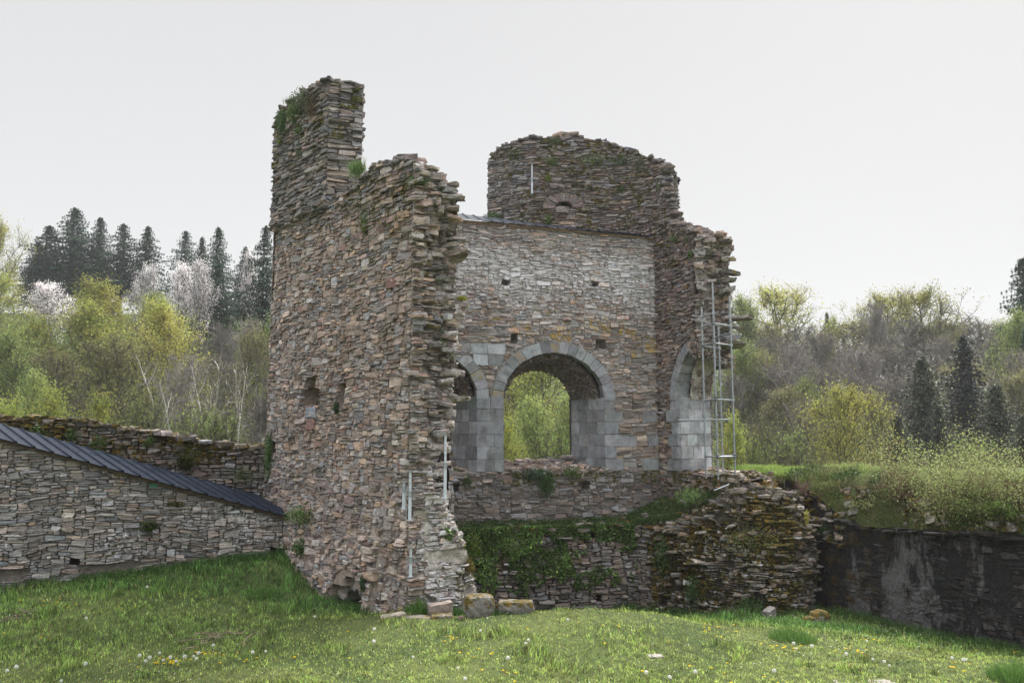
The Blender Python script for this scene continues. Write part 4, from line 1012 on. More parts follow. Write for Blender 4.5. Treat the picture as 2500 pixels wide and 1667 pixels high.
# wooden plate under the coping eave
mb = MB(); a_ = b3(2.0, bt0 + .06, -.03); b_ = b3(UB - .1, bt1 + .01, -.03); tube(mb, a_, b_, .045, .045, 6, (.22, .16, .11)); mb.build("eave_batten", M_BARK, ruin)

# ------------------------------------------------------------------ plinth wall below and the tumbled pile on the right
zl = ZY(1290, 22.3)
low = empty("plinth_wall", (3, 21, -1.2), "low mossy rubble wall below the arches swelling into a tumbled heap on its right end", "wall")
def w2(su): return BW(su, -.78)
pl = [tuple(w2(0)), tuple(w2(3)), tuple(w2(5.5)), tuple(w2(7.4)), H(1660, 21.9), H(1730, 21.0), H(1800, 20.35), H(1850, 20.0), H(1888, 20.0), H(1915, 20.3), H(1938, 21.0), (7.75, 21.9)]
plt_ = [tuple(w2(0) + .03 * NIN), tuple(w2(3) + .05 * NIN), tuple(w2(5.5) + .05 * NIN), tuple(w2(7.4) + .1 * NIN), H(1650, 22.2), H(1715, 21.8), H(1775, 21.4), H(1835, 21.2), H(1885, 21.1), H(1925, 21.2), H(1955, 21.5), (7.75, 22.4)]
plz = [zl, zl, zl, zl, ZY(1275, 22.2), ZY(1245, 21.8), ZY(1190, 21.4), ZY(1180, 21.2), ZY(1200, 21.1), ZY(1225, 21.2), ZY(1262, 21.5), ZY(1285, 22.4)]
plin = Surf([p + (-1.45,) for p in pl], [p + (z,) for p, z in zip(plt_, plz)], seed=121, amp=.09, freq=1.1)
plin.offf = lambda u, z: .16 * sstep(8, 9.5, u) * (fbm(u * 2.4, z * 2.4, 66, 2) - .5) * 2 + .22 * sstep(8.2, 10, u) * np.sin(np.clip((z + 1.2) / 3.4, 0, 1) * math.pi)
plin.holes += [niche_hole(plin, 1438, 1298, 1450, 1312, .4), niche_hole(plin, 1455, 1450, 1470, 1470, .4), niche_hole(plin, 1612, 1448, 1628, 1475, .4)]
bk = MB(); stn = MB(); plin.backing(bk, .07, .05, .05)
def st_pl(u, z):
    if u > 8.3: return dict(w=(.10, .42), h=(.035, .13), pal='pile', relief=.10, gap=.022, thin=.45)
    return dict(w=(.14, .5), h=(.05, .16), pal='lower', relief=.06, gap=.015, thin=.35)
np.random.seed(5)
plin.stones(stn, st_pl, (.05, .027), avoid=lambda u, z: (u > 8.2) & (vnoise(u * 3.2, z * 3.8, 31) > .70),
            moss=lambda u, z, c: np.clip(.15 + .8 * (vnoise(u * 1.0, z * 1.3, 41) - .35) + .75 * (u > 8) * vnoise(u * 2.5, z * 2.5, 43) + .1 * (u > 8), 0, 1),
            white=lambda u, z, c: .5 * (u > 8.5) * sstep(.35, .6, vnoise(u * 4, z * 6, 45)))
rs = np.random.RandomState(22)
jutting(stn, plin, rs, 260, (8.2, plin.U, -.9, 2.4), (-.05, .22), 'pile', (.14, .42), (.03, .09), .5, 0.0, .12)
part("rubble_face", stn, bk, M_MOSSY, M_EARTH, low)
# terrace on top: earth and stones running back to the chapel walls
bk = MB(); stn = MB()
topf = [p + (z,) for p, z in zip(plt_, plz)]
tb_ = [b3(0, zl + .06), b3(3, zl + .06), b3(5.5, zl + .06), b3(7.6, zl + .15), b3(8.5, zl + .55), r3(.7, 1.75), r3(1.3, 2.2), r3(2.0, 2.45), r3(2.7, 2.5), tuple(RW(2.7, .7)) + (2.5,), tuple(RW(2.4, 1.6)) + (2.45,), tuple(RW(2.2, 2.6)) + (2.2,)]
cap(bk, stn, topf, tb_, rs, 'pile', 22, .06, .65, .1, (.12, .4))
# stepped edge stones of the heap
pts = []
for k in range(150):
    u = rs.uniform(8.6, plin.U - .1); zt0 = float(np.interp(u, plin.k, plin.t[:, 2])); p = plin.pt(np.array([u]), np.array([zt0 - rs.uniform(0, .25)]), np.array([rs.uniform(-.25, .08)]))[0]; pts.append(p)
slabs(stn, pts, rs, 'pile', (.25, .6), (.05, .12), None, .07, .5, .1)
for px, py, L in ((1798, 1197, .5), (1812, 1222, .6), (1890, 1196, .45), (1930, 1205, .4)):
    slabs(stn, [P(px, py, 21.15)], rs, 'lower', (L, L * 1.05), (.10, .15), .15, .06, .3)
part("rubble_top", stn, bk, M_MOSSY, M_EARTH, low)
# ground under the right arch (sill of the right wall)
bk = MB(); stn = MB(); cap(bk, stn, [r3(.9, ZS - .02), r3(RU, ZS - .15)], [r3(.9, ZS + .02, 1.3), r3(RU, ZS - .05, 1.3)], rs, 'tan', 30, .05, .5, .1)
part("threshold", stn, bk, M_MOSSY, M_EARTH, ruin)

# ------------------------------------------------------------------ left wall with its sheet-metal roof, and the mossy wall behind
wa = np.array([-18.0, 14.79]); wb = np.array([-5.12, 19.71]); wd = (wb - wa) / np.linalg.norm(wb - wa); wn = np.array([wd[1], -wd[0]])
WLn = np.linalg.norm(wb - wa)
def wz(s): return 1.55 + .305 * (WLn - s)
def w3(s, z, dep=0): p = wa + wd * s + wn * dep; return (p[0], p[1], z)
lwall = empty("sloping_wall", (-9, 18, 0), "grey rubble wall under the sloping dark metal sheet roof at left", "wall")
lw_ = Surf([w3(0, -.6), w3(WLn, -.6)], [w3(0, wz(0)), w3(WLn, wz(WLn))], seed=131, amp=.035)
lw_.holes += [niche_hole(lw_, 173, 1360, 197, 1378, .4), niche_hole(lw_, 660, 1335, 684, 1356, .4)]
bk = MB(); stn = MB(); lw_.backing(bk, .08)
np.random.seed(6)
def st_lw(u, z):
    return dict(w=(.09, .42), h=(.04, .14), pal='lowwall', relief=.045, gap=.010, thin=.5)
def lw_white(u, z, c):
    h = z - ground(c[:, 0], c[:, 1]); return np.clip(.75 * sstep(1.9, .8, h) * sstep(.05, .4, h) * (-.1 + 1.2 * vnoise(u * .8, z * 1.5, 3)), 0, 1)
lw_.stones(stn, st_lw, (.05, .028), white=lw_white, moss=lambda u, z, c: .35 * (vnoise(u, z, 3) > .8), avoid=lambda u, z: (fbm(u * 1.1, z * 1.5, 55, 2) > .62) & (z < .75))
rs = np.random.RandomState(31)
ss = rs.uniform(0, WLn, 130); slabs(stn, np.array([w3(s, wz(s) - .05, -.12) for s in ss]), rs, 'tan', (.16, .34), (.06, .12), .37, .15)
part("rubble_face", stn, bk, M_STONE, M_EARTHY, lwall)
lb = Surf([w3(WLn, -.6, -.6), w3(0, -.6, -.6)], [w3(WLn, wz(WLn), -.6), w3(0, wz(0), -.6)], seed=132); bk = MB(); lb.backing(bk, .2)
bk.build("wall_core", M_MORTAR, lwall)
mb = MB(); nrib = 40
fr0, fr1 = np.array(w3(0, wz(0) + .03, .2)), np.array(w3(WLn + .12, wz(WLn + .12) + .03, .2))
sh = -.55; bk0, bk1 = np.array(w3(sh, wz(0) + .36 + .1, -1.0)), np.array(w3(WLn - .35 + sh, wz(WLn - .3) + .36 + .1, -1.0))
sheet(mb, fr0, fr1, bk0, bk1, nrib, .038)
mb.build("metal_roof", M_SHEET, lwall)
mb = MB(); tube(mb, w3(0, wz(0) - .02, .10), w3(WLn - .2, wz(WLn - .2) - .02, .10), .035, .035, 6, (.10, .075, .05)); mb.build("eave_batten", M_BARK, lwall)
mb = MB(); q = P(374, 1185, 18.4)
box(mb, w3(*[0, 0]) if False else (q[0], q[1] + .02, q[2]), (.16, .05, .055), [[wd[0], wd[1], 0], [-wd[1], wd[0], 0], [0, 0, 1]], (.02, .16, .09)); mb.build("green_plastic_wedge", M_PETAL, lwall)

mwall = empty("mossy_wall", (-9, 19.5, 1), "mossy stepped rubble wall rising behind the metal roof at left", "wall")
mpx = [(-330, 985, 17.6), (0, 1022, 19.0), (105, 1026, 19.3), (222, 1031, 19.6), (228, 1040, 19.62), (300, 1047, 19.8), (380, 1058, 20.0), (470, 1072, 20.3), (520, 1084, 20.45), (550, 1084, 20.5), (556, 1092, 20.55), (668, 1092, 21.0)]
mt = [tuple(P(a, b, c)) for a, b, c in mpx]
mw = Surf([(p[0], p[1], .8) for p in mt], mt, seed=141, amp=.06)
mw.holes += [niche_hole(mw, 438, 1118, 466, 1150, .3)]
bk = MB(); stn = MB(); mw.backing(bk, .08, .03, .04)
mw.stones(stn, style_fn(w=(.12, .42), h=(.045, .13), pal='lower', relief=.06, gap=.015, thin=.4), (.05, .028),
          moss=lambda u, z, c: np.clip(.12 + .75 * sstep(.3, .75, vnoise(u * 1.1, z * 1.6, 7)) * sstep(0, 1, (z - 2.2)), 0, 1))
mtb = [(p[0] - .25, p[1] + .6, p[2] - .02) for p in mt]
cap(bk, stn, mt, mtb, rs, 'lower', 34, .05, .85, .1, (.2, .5))
for px, py, L in ((180, 1037, 1.1), (540, 1082, .55), (140, 1029, .8), (455, 1068, .5), (392, 1057, .5)):
    slabs(stn, [P(px, py, 19.9)], rs, 'grey', (L, L * 1.05), (.10, .15), .35, .03, .4, .1)
mbk = Surf([(p[0], p[1], .3) for p in mtb[::-1]], mtb[::-1], seed=142); mbk.backing(bk, .2)
part("rubble_face", stn, bk, M_MOSSY, M_EARTH, mwall)

# ------------------------------------------------------------------ dark retaining wall and grassy bank on the right
def dark_material(name, joints=False):
    m, t, b, _ = new_mat(name)
    geo = t.nodes.new("ShaderNodeNewGeometry"); pos = geo.outputs["Position"]
    ca = N(t, "ShaderNodeVertexColor"); ca.layer_name = "Col"
    mp = t.nodes.new("ShaderNodeMapping"); mp.inputs["Scale"].default_value = (1, 1, .32); mp.inputs["Location"].default_value = (3.7, 1.2, 0)
    t.links.new(pos, mp.inputs["Vector"])
    big = noise(t, mp.outputs[0], .82, 8, .66); fine = noise(t, pos, 16, 5, .7); st = noise(t, pos, 4, 5, .65)
    c = mix(t, 1.0, (.016, .015, .016) if joints else ca.outputs[0], mrange(t, fine, .3, .7, .55, 1.5, False), 'MULTIPLY')
    # bare pale mortar where the black crust has flaked off, in tall patches
    c = mix(t, math_(t, 'MULTIPLY', mrange(t, big, .495, .545), .75), c, mix(t, mrange(t, fine, .3, .7), (.08, .075, .078), (.19, .185, .19)))
    sp_ = t.nodes.new("ShaderNodeSeparateXYZ"); t.links.new(pos, sp_.inputs[0])
    c = mix(t, math_(t, 'MULTIPLY', mrange(t, st, .5, .62), mrange(t, sp_.outputs[0], 9.3, 8.2)), c, (.055, .036, .012))
    t.links.new(c, b.inputs["Base Color"]); b.inputs["Roughness"].default_value = .85
    bump(t, math_(t, 'ADD', fine, st), .8, .03, b); return m
M_DARK = dark_material("blackened_rubble"); M_DARKM = dark_material("blackened_mortar", True)
dwall = empty("retaining_wall", (9, 19, -.9), "blackened retaining wall streaked with pale patches under the grassy bank", "wall")
dp = [(7.55, 22.9, ZY(1165, 22.9)), (7.85, 21.9, ZY(1195, 21.9)), (8.0, 21.3, ZY(1225, 21.3)), (8.25, 20.75, ZY(1262, 20.8)), (8.5, 20.2, ZY(1285, 20.2)), (9.2, 18.75, ZY(1292, 18.75)), (10.3, 16.5, ZY(1305, 16.5)), (11.2, 14.7, 1.55), (12.9, 11.2, 1.7)]
dw = Surf([(p[0] - .05, p[1] - .03, -1.3) for p in dp], dp, seed=151, amp=.05)
bk = MB(); stn = MB(); dw.backing(bk, .07, .002, .02)
dw.stones(stn, style_fn(w=(.12, .45), h=(.05, .16), pal='dark', relief=.016, gap=.016, thin=.4), (.06, .033), moss=None, avoid=lambda u, z: vnoise(u * 2, z * 2, 5) > .62)
rs = np.random.RandomState(33)
uu = rs.uniform(2, dw.U, 170); zt0 = np.interp(uu, dw.k, dw.t[:, 2]); slabs(stn, dw.pt(uu, zt0 - rs.uniform(0, .10, 170), rs.uniform(-.25, .02, 170)), rs, 'dark', (.3, .7), (.03, .07), -1.1, .05, 0)
for px, py, s in ((2268, 1448, .34), (2278, 1462, .3), (2268, 1490, .30)):
    u_, z_ = dw.find(px, py); slabs(stn, dw.pt(np.array([u_]), np.array([z_]), np.array([.0])), rs, 'dark', (s, s * 1.1), (.16, .22), -1.1, .2)
part("blackened_face", stn, bk, M_DARK, M_DARKM, dwall)
# tops of the left stretch: bare rubble corner beside the heap
mb = MB(); uu = rs.uniform(.1, 2.2, 120); zt0 = np.interp(uu, dw.k, dw.t[:, 2]); slabs(mb, dw.pt(uu, zt0 - rs.uniform(-.05, .9, 120), rs.uniform(-.2, .05, 120)), rs, 'pile', (.15, .4), (.04, .12), None, .15, .7, .2)
mb.build("mossy_rubble", M_MOSSY, dwall)

bl = [((6.2, 24.6), 2.45), ((6.9, 23.7), 2.4), ((7.5, 22.95), dp[0][2]), ((7.83, 21.9), dp[1][2]), ((7.98, 21.3), dp[2][2]), ((8.22, 20.75), dp[3][2]), ((8.47, 20.2), dp[4][2]), ((9.17, 18.75), dp[5][2]), ((10.27, 16.5), dp[6][2]), ((11.2, 14.7), 1.55), ((12.9, 11.2), 1.7), ((15.5, 6), 1.7)]
bo = np.array([.88, .47])
crest_z = [2.52, 2.52, 2.52, 2.54, 2.56, 2.55, 2.52, 2.48, 2.42, 2.4, 2.4, 2.3]
prof = [(0, 0.0), (.15, .34), (.42, .72), (.8, .95), (1.2, 1.0), (2.2, .98), (4, .75), (8, 0), (14, -1.4), (24, -3.0)]
bl_k = np.concatenate([[0], np.cumsum([math.hypot(bl[i + 1][0][0] - bl[i][0][0], bl[i + 1][0][1] - bl[i][0][1]) for i in range(len(bl) - 1)])])
BX = np.array([b[0][0] for b in bl]); BY = np.array([b[0][1] for b in bl]); BZ = np.array([b[1] for b in bl]); CZ = np.array(crest_z)
def bank_pt(s, v):
    s = np.asarray(s, float); v = np.asarray(v, float)
    x = np.interp(s, bl_k, BX); y = np.interp(s, bl_k, BY); z0 = np.interp(s, bl_k, BZ); zc_ = np.interp(s, bl_k, CZ)
    h = np.interp(v, [p[0] for p in prof], [p[1] for p in prof])
    z = z0 + (zc_ - z0) * h
    x = x + bo[0] * v; y = y + bo[1] * v
    z = z + (fbm(x * 1.3, y * 1.3, 71, 3) - .5) * .28 * sstep(0, .6, v)
    return np.stack([x, y, z], -1)
SS, VV = np.meshgrid(np.linspace(0, bl_k[-1], 160), np.concatenate([np.linspace(0, 2, 22), np.linspace(2.3, 24, 30)]), indexing='ij')
BP = bank_pt(SS, VV); ni, nj = SS.shape; i, j = np.meshgrid(np.arange(ni - 1), np.arange(nj - 1), indexing='ij'); i = i.ravel(); j = j.ravel()
mb = MB(); mb.add(BP.reshape(-1, 3), np.stack([i * nj + j, i * nj + j + 1, (i + 1) * nj + j + 1, (i + 1) * nj + j], 1))
o = mb.build("bank_terrain", M_TURF, smooth=True, origin=(0, 0, 0)); tag(o, kind="structure")

# ------------------------------------------------------------------ leaves, blades, plants
def leaves(mb, C, size, rs, col, jit=.2, up=.0, aspect=.6, aim=None):
    """one rhombic leaf per point; random orientation"""
    C = np.asarray(C, float); n = len(C)
    if n == 0: return
    size = np.broadcast_to(np.asarray(size, float), (n,)) * rs.uniform(.6, 1.4, n)
    d = rs.randn(n, 3) if aim is None else aim + rs.randn(n, 3) * .5
    d /= np.linalg.norm(d, axis=1, keepdims=True) + 1e-9
    q = rs.randn(n, 3); q[:, 2] += up; s = np.cross(d, q); s /= np.linalg.norm(s, axis=1, keepdims=True) + 1e-9
    a = C + d * size[:, None] * .5; b = C - d * size[:, None] * .5; l = C + s * (size * aspect * .5)[:, None]; r = C - s * (size * aspect * .5)[:, None]
    V = np.stack([a, l, b, r], 1).reshape(-1, 3)
    c = np.asarray(col, float); c = np.broadcast_to(c, (n, 3)) * np.exp(rs.randn(n, 1) * jit)
    mb.add(V, np.arange(4 * n).reshape(n, 4), np.repeat(np.clip(c, 0, .95), 4, 0))
def blades(mb, Pn, h, w, rs, col, jit=.2, lean=.35, out=None):
    Pn = np.asarray(Pn, float); n = len(Pn)
    if n == 0: return
    h = np.broadcast_to(np.asarray(h, float), (n,)); w = np.broadcast_to(np.asarray(w, float), (n,))
    a = rs.uniform(0, 6.283, n); sx = np.stack([np.cos(a), np.sin(a), 0 * a], 1) * (w / 2)[:, None]
    ln = rs.randn(n, 2) * lean
    if out is not None: ln = ln + out
    L = np.concatenate([ln * h[:, None], h[:, None]], 1); L /= np.maximum(np.linalg.norm(L, axis=1, keepdims=True), 1e-6); L *= h[:, None]
    mid = Pn + np.concatenate([ln * h[:, None] * .3, h[:, None] * .58], 1)
    tip = Pn + L
    V = np.stack([Pn - sx, Pn + sx, mid + sx * .8, mid - sx * .8, tip], 1).reshape(-1, 3)
    k = np.arange(n)[:, None] * 5
    c = np.broadcast_to(np.asarray(col, float), (n, 3)) * np.exp(rs.randn(n, 1) * jit)
    cc = np.repeat(np.clip(c, 0, .9), 5, 0)
    mb.add(V, [k + np.array([[0, 1, 2, 3]]), k + np.array([[3, 2, 4]])], cc)

# --- lawn grass: one ground-cover mass
rs = np.random.RandomState(40)
def lawn_points(n, y0, y1, p=1.6):
    y = y0 + (y1 - y0) * rs.rand(n) ** p; x = rs.uniform(-1, 1, n) * (.70 * y + .6)
    return x, y
def lush(x, y):
    """0 = mown, 1 = deep grass (left slope, foot of the walls, hollow by the dark wall)"""
    l = sstep(15.3, 17.6, y + .5 * (x < -3)) * .9
    l = np.maximum(l, sstep(-2.5, -6, x) * sstep(12.2, 14.6, y) * .75)
    l = np.maximum(l, sstep(.9, .2, np.abs((x - 7) * .9 + (y - 15.4)) / 2.6 * (x > 4) + 9 * (x <= 4)) * .3)
    l = np.maximum(l, sstep(.9, -.3, (y - 16.2) * -1 + (x - 9.3) * -1.4) * (x > 6) * .9)
    return np.clip(l + (fbm(x * .7, y * .7, 90, 3) - .5) * .9, 0, 1)
mb = MB()
x, y = lawn_points(330000, 9.6, 23.5, 1.5)
ps = vnoise(x * 6, y * 6, 3) * .6 + fbm(x * 2, y * 2, 6, 2) * .6
keep = rs.rand(len(x)) < np.clip(ps * 1.3, .25, 1); x, y = x[keep], y[keep]
z = ground(x, y); l = lush(x, y); tuft = sstep(.62, .78, fbm(x * 1.6, y * 1.6, 95, 3))
hh = (.035 + .07 * l + .08 * tuft + .05 * l * tuft) * rs.uniform(.5, 1.5, len(x))
A_ = np.array([.32, .41, .105]); B_ = np.array([.095, .19, .045]); C_ = np.array([.25, .20, .10]); D_ = np.array([.16, .15, .05])
dry = sstep(.58, .7, fbm(x * .9, y * .9, 99, 3)) * (1 - l)
col = A_ * (1 - l[:, None]) + B_ * l[:, None]; col = col * (1 - .45 * tuft[:, None]) + B_ * .45 * tuft[:, None]
col = col * (1 - .5 * dry[:, None]) + D_ * .5 * dry[:, None]
br = rs.rand(len(x)) < (.11 * (1 - l) + .02); col[br] = C_ * .9; dk = rs.rand(len(x)) < .09 * (1 - l); col[dk] = (.045, .03, .022)
fine = fbm(x * 14, y * 9, 97, 2)[:, None]; col = col * (.45 + 1.15 * sstep(.25, .75, fine))
blades(mb, np.stack([x, y, z - .01], 1), hh, .008 + .003 * l + .005 * rs.rand(len(x)), rs, col, .36, .5)
o = mb.build("lawn_grass", M_BLADE, origin=(0, 0, 0)); tag(o, kind="stuff")
# broad-leaved weeds in the turf
mb = MB(); x, y = lawn_points(15000, 9.6, 20, 1.4); k = fbm(x * 1.4, y * 1.4, 120, 3) > .55; x, y = x[k], y[k]
z = ground(x, y); l = lush(x, y)
leaves(mb, np.stack([x, y, z + rs.uniform(.01, .08, len(x)) * (1 + l)], 1), .05, rs, np.array([.085, .15, .045]), .3, 2.5, .45)
o = mb.build("lawn_weeds", M_LEAF, origin=(0, 0, 0)); tag(o, kind="stuff")
# daisies: tiny white specks all over the lawn
mb = MB(); x, y = lawn_points(5200, 9.8, 21, 1.2); k = (fbm(x * .8, y * .8, 130, 3) > .50) & (rs.rand(len(x)) < .8); x, y = x[k], y[k]
z = ground(x, y) + .05 + .05 * lush(x, y) + rs.uniform(0, .03, len(x))
leaves(mb, np.stack([x, y, z], 1), .017, rs, np.array([.75, .75, .72]), .12, 6, .9)
o = mb.build("daisies", M_PETAL, origin=(0, 0, 0)); tag(o, kind="stuff")

def hit(px, py, f=ground, y0=8.0, y1=24.0):
    Y = np.linspace(y0, y1, 1200); a = (px - 1250.0) / F; b = (833.5 - py) / F; den = CT - b * ST
    X = a / den * Y; Z = EYE + (ST + b * CT) / den * Y; g = f(X, Y); k = np.argmax(Z <= g); return np.array([X[k], Y[k], g[k]])

# --- dandelions
rs = np.random.RandomState(50)
def clock_mesh():
    m = MB(); tube(m, (0, 0, 0), (.01, .004, .15), .0022, .0018, 5, (.30, .26, .12))
    d = rs.randn(150, 3); d /= np.linalg.norm(d, axis=1, keepdims=True); c = np.array([.01, .004, .165])
    leaves(m, c + d * .024, .016, rs, np.array([.80, .80, .78]), .05, 0, .55, aim=d * 0); polytubes(m, np.tile(c, (60, 1)), c + d[:60] * .024, np.full(60, .0004), np.full(60, .0004), 3, (.5, .5, .45)); return m
def flower_mesh():
    m = MB(); tube(m, (0, 0, 0), (.006, 0, .07), .0022, .0018, 5, (.20, .24, .08)); a = rs.uniform(0, 6.28, 70); r = rs.uniform(.004, .02, 70)
    c = np.stack([.006 + r * np.cos(a), r * np.sin(a), .078 - r * .25], 1); leaves(m, c, .016, rs, np.array([.82, .64, .02]), .08, 3, .5, aim=np.stack([np.cos(a), np.sin(a), 0 * a + .4], 1)); return m
proto_c = clock_mesh().build("dandelion_clock", M_PETAL, origin=(0, 0, 0)); proto_f = flower_mesh().build("dandelion_flower", M_PETAL, origin=(0, 0, 0))
clocks = [(390, 1590), (345, 1600), (355, 1611), (362, 1605), (396, 1608), (410, 1605), (428, 1610), (450, 1606), (468, 1598), (479, 1597), (479, 1604), (524, 1573), (621, 1594), (645, 1586), (204, 1624), (148, 1660), (36, 1632), (25, 1637), (210, 1505), (355, 1427),
          (918, 1563), (915, 1534), (1011, 1598), (1120, 1625), (1291, 1559), (1285, 1568), (1233, 1608), (1384, 1508), (1138, 1658), (1173, 1534), (1632, 1659), (1694, 1642), (1936, 1571), (1944, 1577), (1974, 1574), (2068, 1596), (2136, 1605), (2160, 1613), (2172, 1620), (2326, 1604), (2355, 1604), (2347, 1612), (1884, 1642), (2117, 1556), (1575, 1645), (767, 1498)]
flowers = []
for cx, cy, sx, sy, n in ((410, 1612, 75, 10, 22), (500, 1592, 30, 5, 8), (1915, 1575, 35, 8, 14), (2075, 1586, 35, 8, 9), (2130, 1558, 22, 4, 6), (1100, 1552, 30, 8, 7), (1180, 1595, 40, 12, 6), (1225, 1630, 40, 14, 4), (600, 1598, 70, 10, 8), (120, 1470, 60, 12, 6), (170, 1460, 100, 30, 6), (1760, 1530, 90, 20, 10), (2330, 1620, 60, 20, 7), (2480, 1580, 15, 8, 5), (1700, 1640, 120, 20, 6), (1480, 1520, 80, 25, 4), (500, 1440, 150, 40, 8), (1880, 1660, 40, 6, 4)):
    for _ in range(n): flowers.append((cx + rs.randn() * sx * .6, cy + rs.randn() * sy * .6))
for _ in range(14): flowers.append((rs.uniform(0, 2480), rs.uniform(1530, 1665)))
def place_copies(proto, pts, lab, grp, cat, lift):
    first = True
    for px, py in pts:
        h = hit(px, min(py + lift, 1720)); s = rs.uniform(.65, 1.0)
        if h[1] < 8.2: continue
        o = proto if first else proto.copy()
        if not first: COL.objects.link(o)
        first = False
        o.location = tuple(h); o.scale = (s, s, s); o.rotation_euler = (rs.randn() * .12, rs.randn() * .12, rs.uniform(0, 6.28)); tag(o, lab, cat, grp)
place_copies(proto_c, clocks, "white round dandelion seed head standing in the lawn", "dandelion seed heads in the lawn", "dandelion", 24)
place_copies(proto_f, flowers, "small yellow dandelion flower open in the lawn", "yellow dandelions in the lawn", "flower", 12)

# --- loose dressed and mossy stones at the foot of the ruin
def rock(name, px, py, Y, size, yaw, label, moss=.7, seed=0, boxy=.75, tiltx=0.0, tilty=0.0, col=(.14, .13, .12), sink=.0):
    r = np.random.RandomState(seed); n = 15; g = np.linspace(-1, 1, n); V = []; Fc = []; base = 0
    for ax in range(3):
        for sg in (-1, 1):
            a, b = np.meshgrid(g, g, indexing='ij'); c = np.full_like(a, sg); q = [None] * 3; q[ax] = c; q[(ax + 1) % 3] = a; q[(ax + 2) % 3] = b
            p = np.stack(q, -1).reshape(-1, 3); V.append(p); i, j = np.meshgrid(np.arange(n - 1), np.arange(n - 1), indexing='ij'); i = i.ravel(); j = j.ravel()
            f = np.stack([i * n + j, (i + 1) * n + j, (i + 1) * n + j + 1, i * n + j + 1], 1); Fc.append((f if sg > 0 else f[:, ::-1]) + base); base += n * n
    V = np.concatenate(V); sph = V / np.linalg.norm(V, axis=1, keepdims=True) * 1.25; V = V * boxy + sph * (1 - boxy)
    d = (fbm(V[:, 0] * 1.6 + V[:, 2], V[:, 1] * 1.6 + seed, seed, 4) - .5) * .42; V = V * (1 + d[:, None] * (1 - boxy * .5))
    mx = np.zeros((len(V), 3)); mx[:, 0] = np.clip(moss * sstep(-.5, .8, V[:, 2] + (fbm(V[:, 0] * 2, V[:, 1] * 2, 5, 3) - .5)), 0, 1)
    V = V * np.array(size) / 2; V[:, 2] += V[:, 0] * tiltx + V[:, 1] * tilty
    ca, sa = math.cos(yaw), math.sin(yaw); V = np.stack([V[:, 0] * ca - V[:, 1] * sa, V[:, 0] * sa + V[:, 1] * ca, V[:, 2]], 1)
    c = P(px, py, Y); mb = MB(); mb.add(V, np.concatenate(Fc), np.array(col) * 1.2, mx)
    mb.V[0] = mb.V[0] + c
    o = mb.build(name, M_ORANGE, origin=(c[0], c[1], c[2] - size[2] / 2)); return tag(o, label, "stone")
M_ORANGE = stone_material("orange_mossed_stone", layered=False, moss=(.05, .048, .012), moss2=(.15, .095, .018))
rock("mossy_boulder", 1171, 1480, 15.55, (.52, .40, .42), .35, "large squarish boulder thick with orange moss beside the pier foot", .62, 3, .4)
rock("mossy_block", 1258, 1481, 15.6, (.64, .34, .22), -.05, "long low stone block with orange moss on top", .7, 5, .65)
rock("broken_block", 1074, 1487, 15.75, (.44, .3, .24), .25, "bare broken grey stone block leaning in the grass", .05, 8, .9, .12, 0, (.17, .14, .125))
rock("small_mossy_stone", 1078, 1511, 15.45, (.40, .3, .18), .1, "low stone with yellow moss below the broken block", .75, 9, .6)
rock("flat_stone", 959, 1505, 15.7, (.46, .28, .10), .25, "pale flat stone slab lying in the grass", .0, 11, .7, .12, 0, (.30, .26, .21))
rock("half_buried_stone", 1020, 1514, 15.5, (.55, .3, .16), .0, "dull rounded stone half buried in tall grass", .3, 12, .4, 0, 0, (.12, .11, .09))
rock("pebble", 1125, 1512, 15.4, (.12, .1, .12), .0, "small pinkish pebble in grass left of the boulder", .0, 13, .5, 0, 0, (.22, .15, .13))
rock("sunken_slab", 2090, 1668, 11.5, (1.0, .3, .03), .02, "pale slab flush with the turf at the bottom edge", .0, 14, .8, 0, 0, (.22, .20, .18))
rock("turf_stone", 1600, 1601, 12.95, (.22, .16, .03), .1, "small pale stone poking out of the mown grass", .0, 15, .7, 0, 0, (.20, .19, .175))
rock("moss_hummock", 2000, 1508, 18.9, (.40, .3, .3), .1, "round brownish moss hummock at the foot of the tumbled heap", 1.0, 16, .2)
rock("moss_clump", 1975, 1514, 18.6, (.24, .2, .16), .1, "little yellow mossy stone beside the round moss hummock", 1.0, 17, .2)
rock("fallen_stone", 1878, 1499, 19.3, (.26, .2, .24), .6, "tilted pinkish grey stone leaning against the heap foot", .0, 18, .8, .3, 0, (.15, .135, .13))

# --- dead sticks on the lawn
rs = np.random.RandomState(52)
stk = [((434, 1570), (552, 1563)), ((440, 1590), (520, 1575)), ((470, 1560), (560, 1548)), ((500, 1570), (590, 1545)), ((586, 1577), (640, 1553)), ((480, 1552), (535, 1560)), ((505, 1562), (570, 1565)), ((540, 1556), (620, 1550)), ((0, 1522), (98, 1512)), ((10, 1518), (88, 1495)), ((50, 1490), (80, 1515))]
for k, (a, b) in enumerate(stk):
    p0 = hit(*a) + [0, 0, .03]; p1 = hit(*b) + [0, 0, .05]; n = 6; pts = [p0 + (p1 - p0) * t + np.r_[rs.randn(2) * .02, abs(rs.randn()) * .025] for t in np.linspace(0, 1, n)]
    m = MB()
    for q in range(n - 1): tube(m, pts[q], pts[q + 1], .010 - .0012 * q, .010 - .0012 * (q + 1), 5, (.22, .17, .13))
    for q in (2, 3): tube(m, pts[q], pts[q] + np.r_[rs.randn(2) * .12, .04], .005, .002, 4, (.2, .16, .12))
    o = m.build("fallen_stick", M_BARK, origin=p0)
    tag(o, "thin dead stick in the twig heap on the shaded lawn" if k < 8 else "thin dead stick lying at the far left of the lawn", "stick", "dead sticks in the heap" if k < 8 else "dead sticks at the left edge")

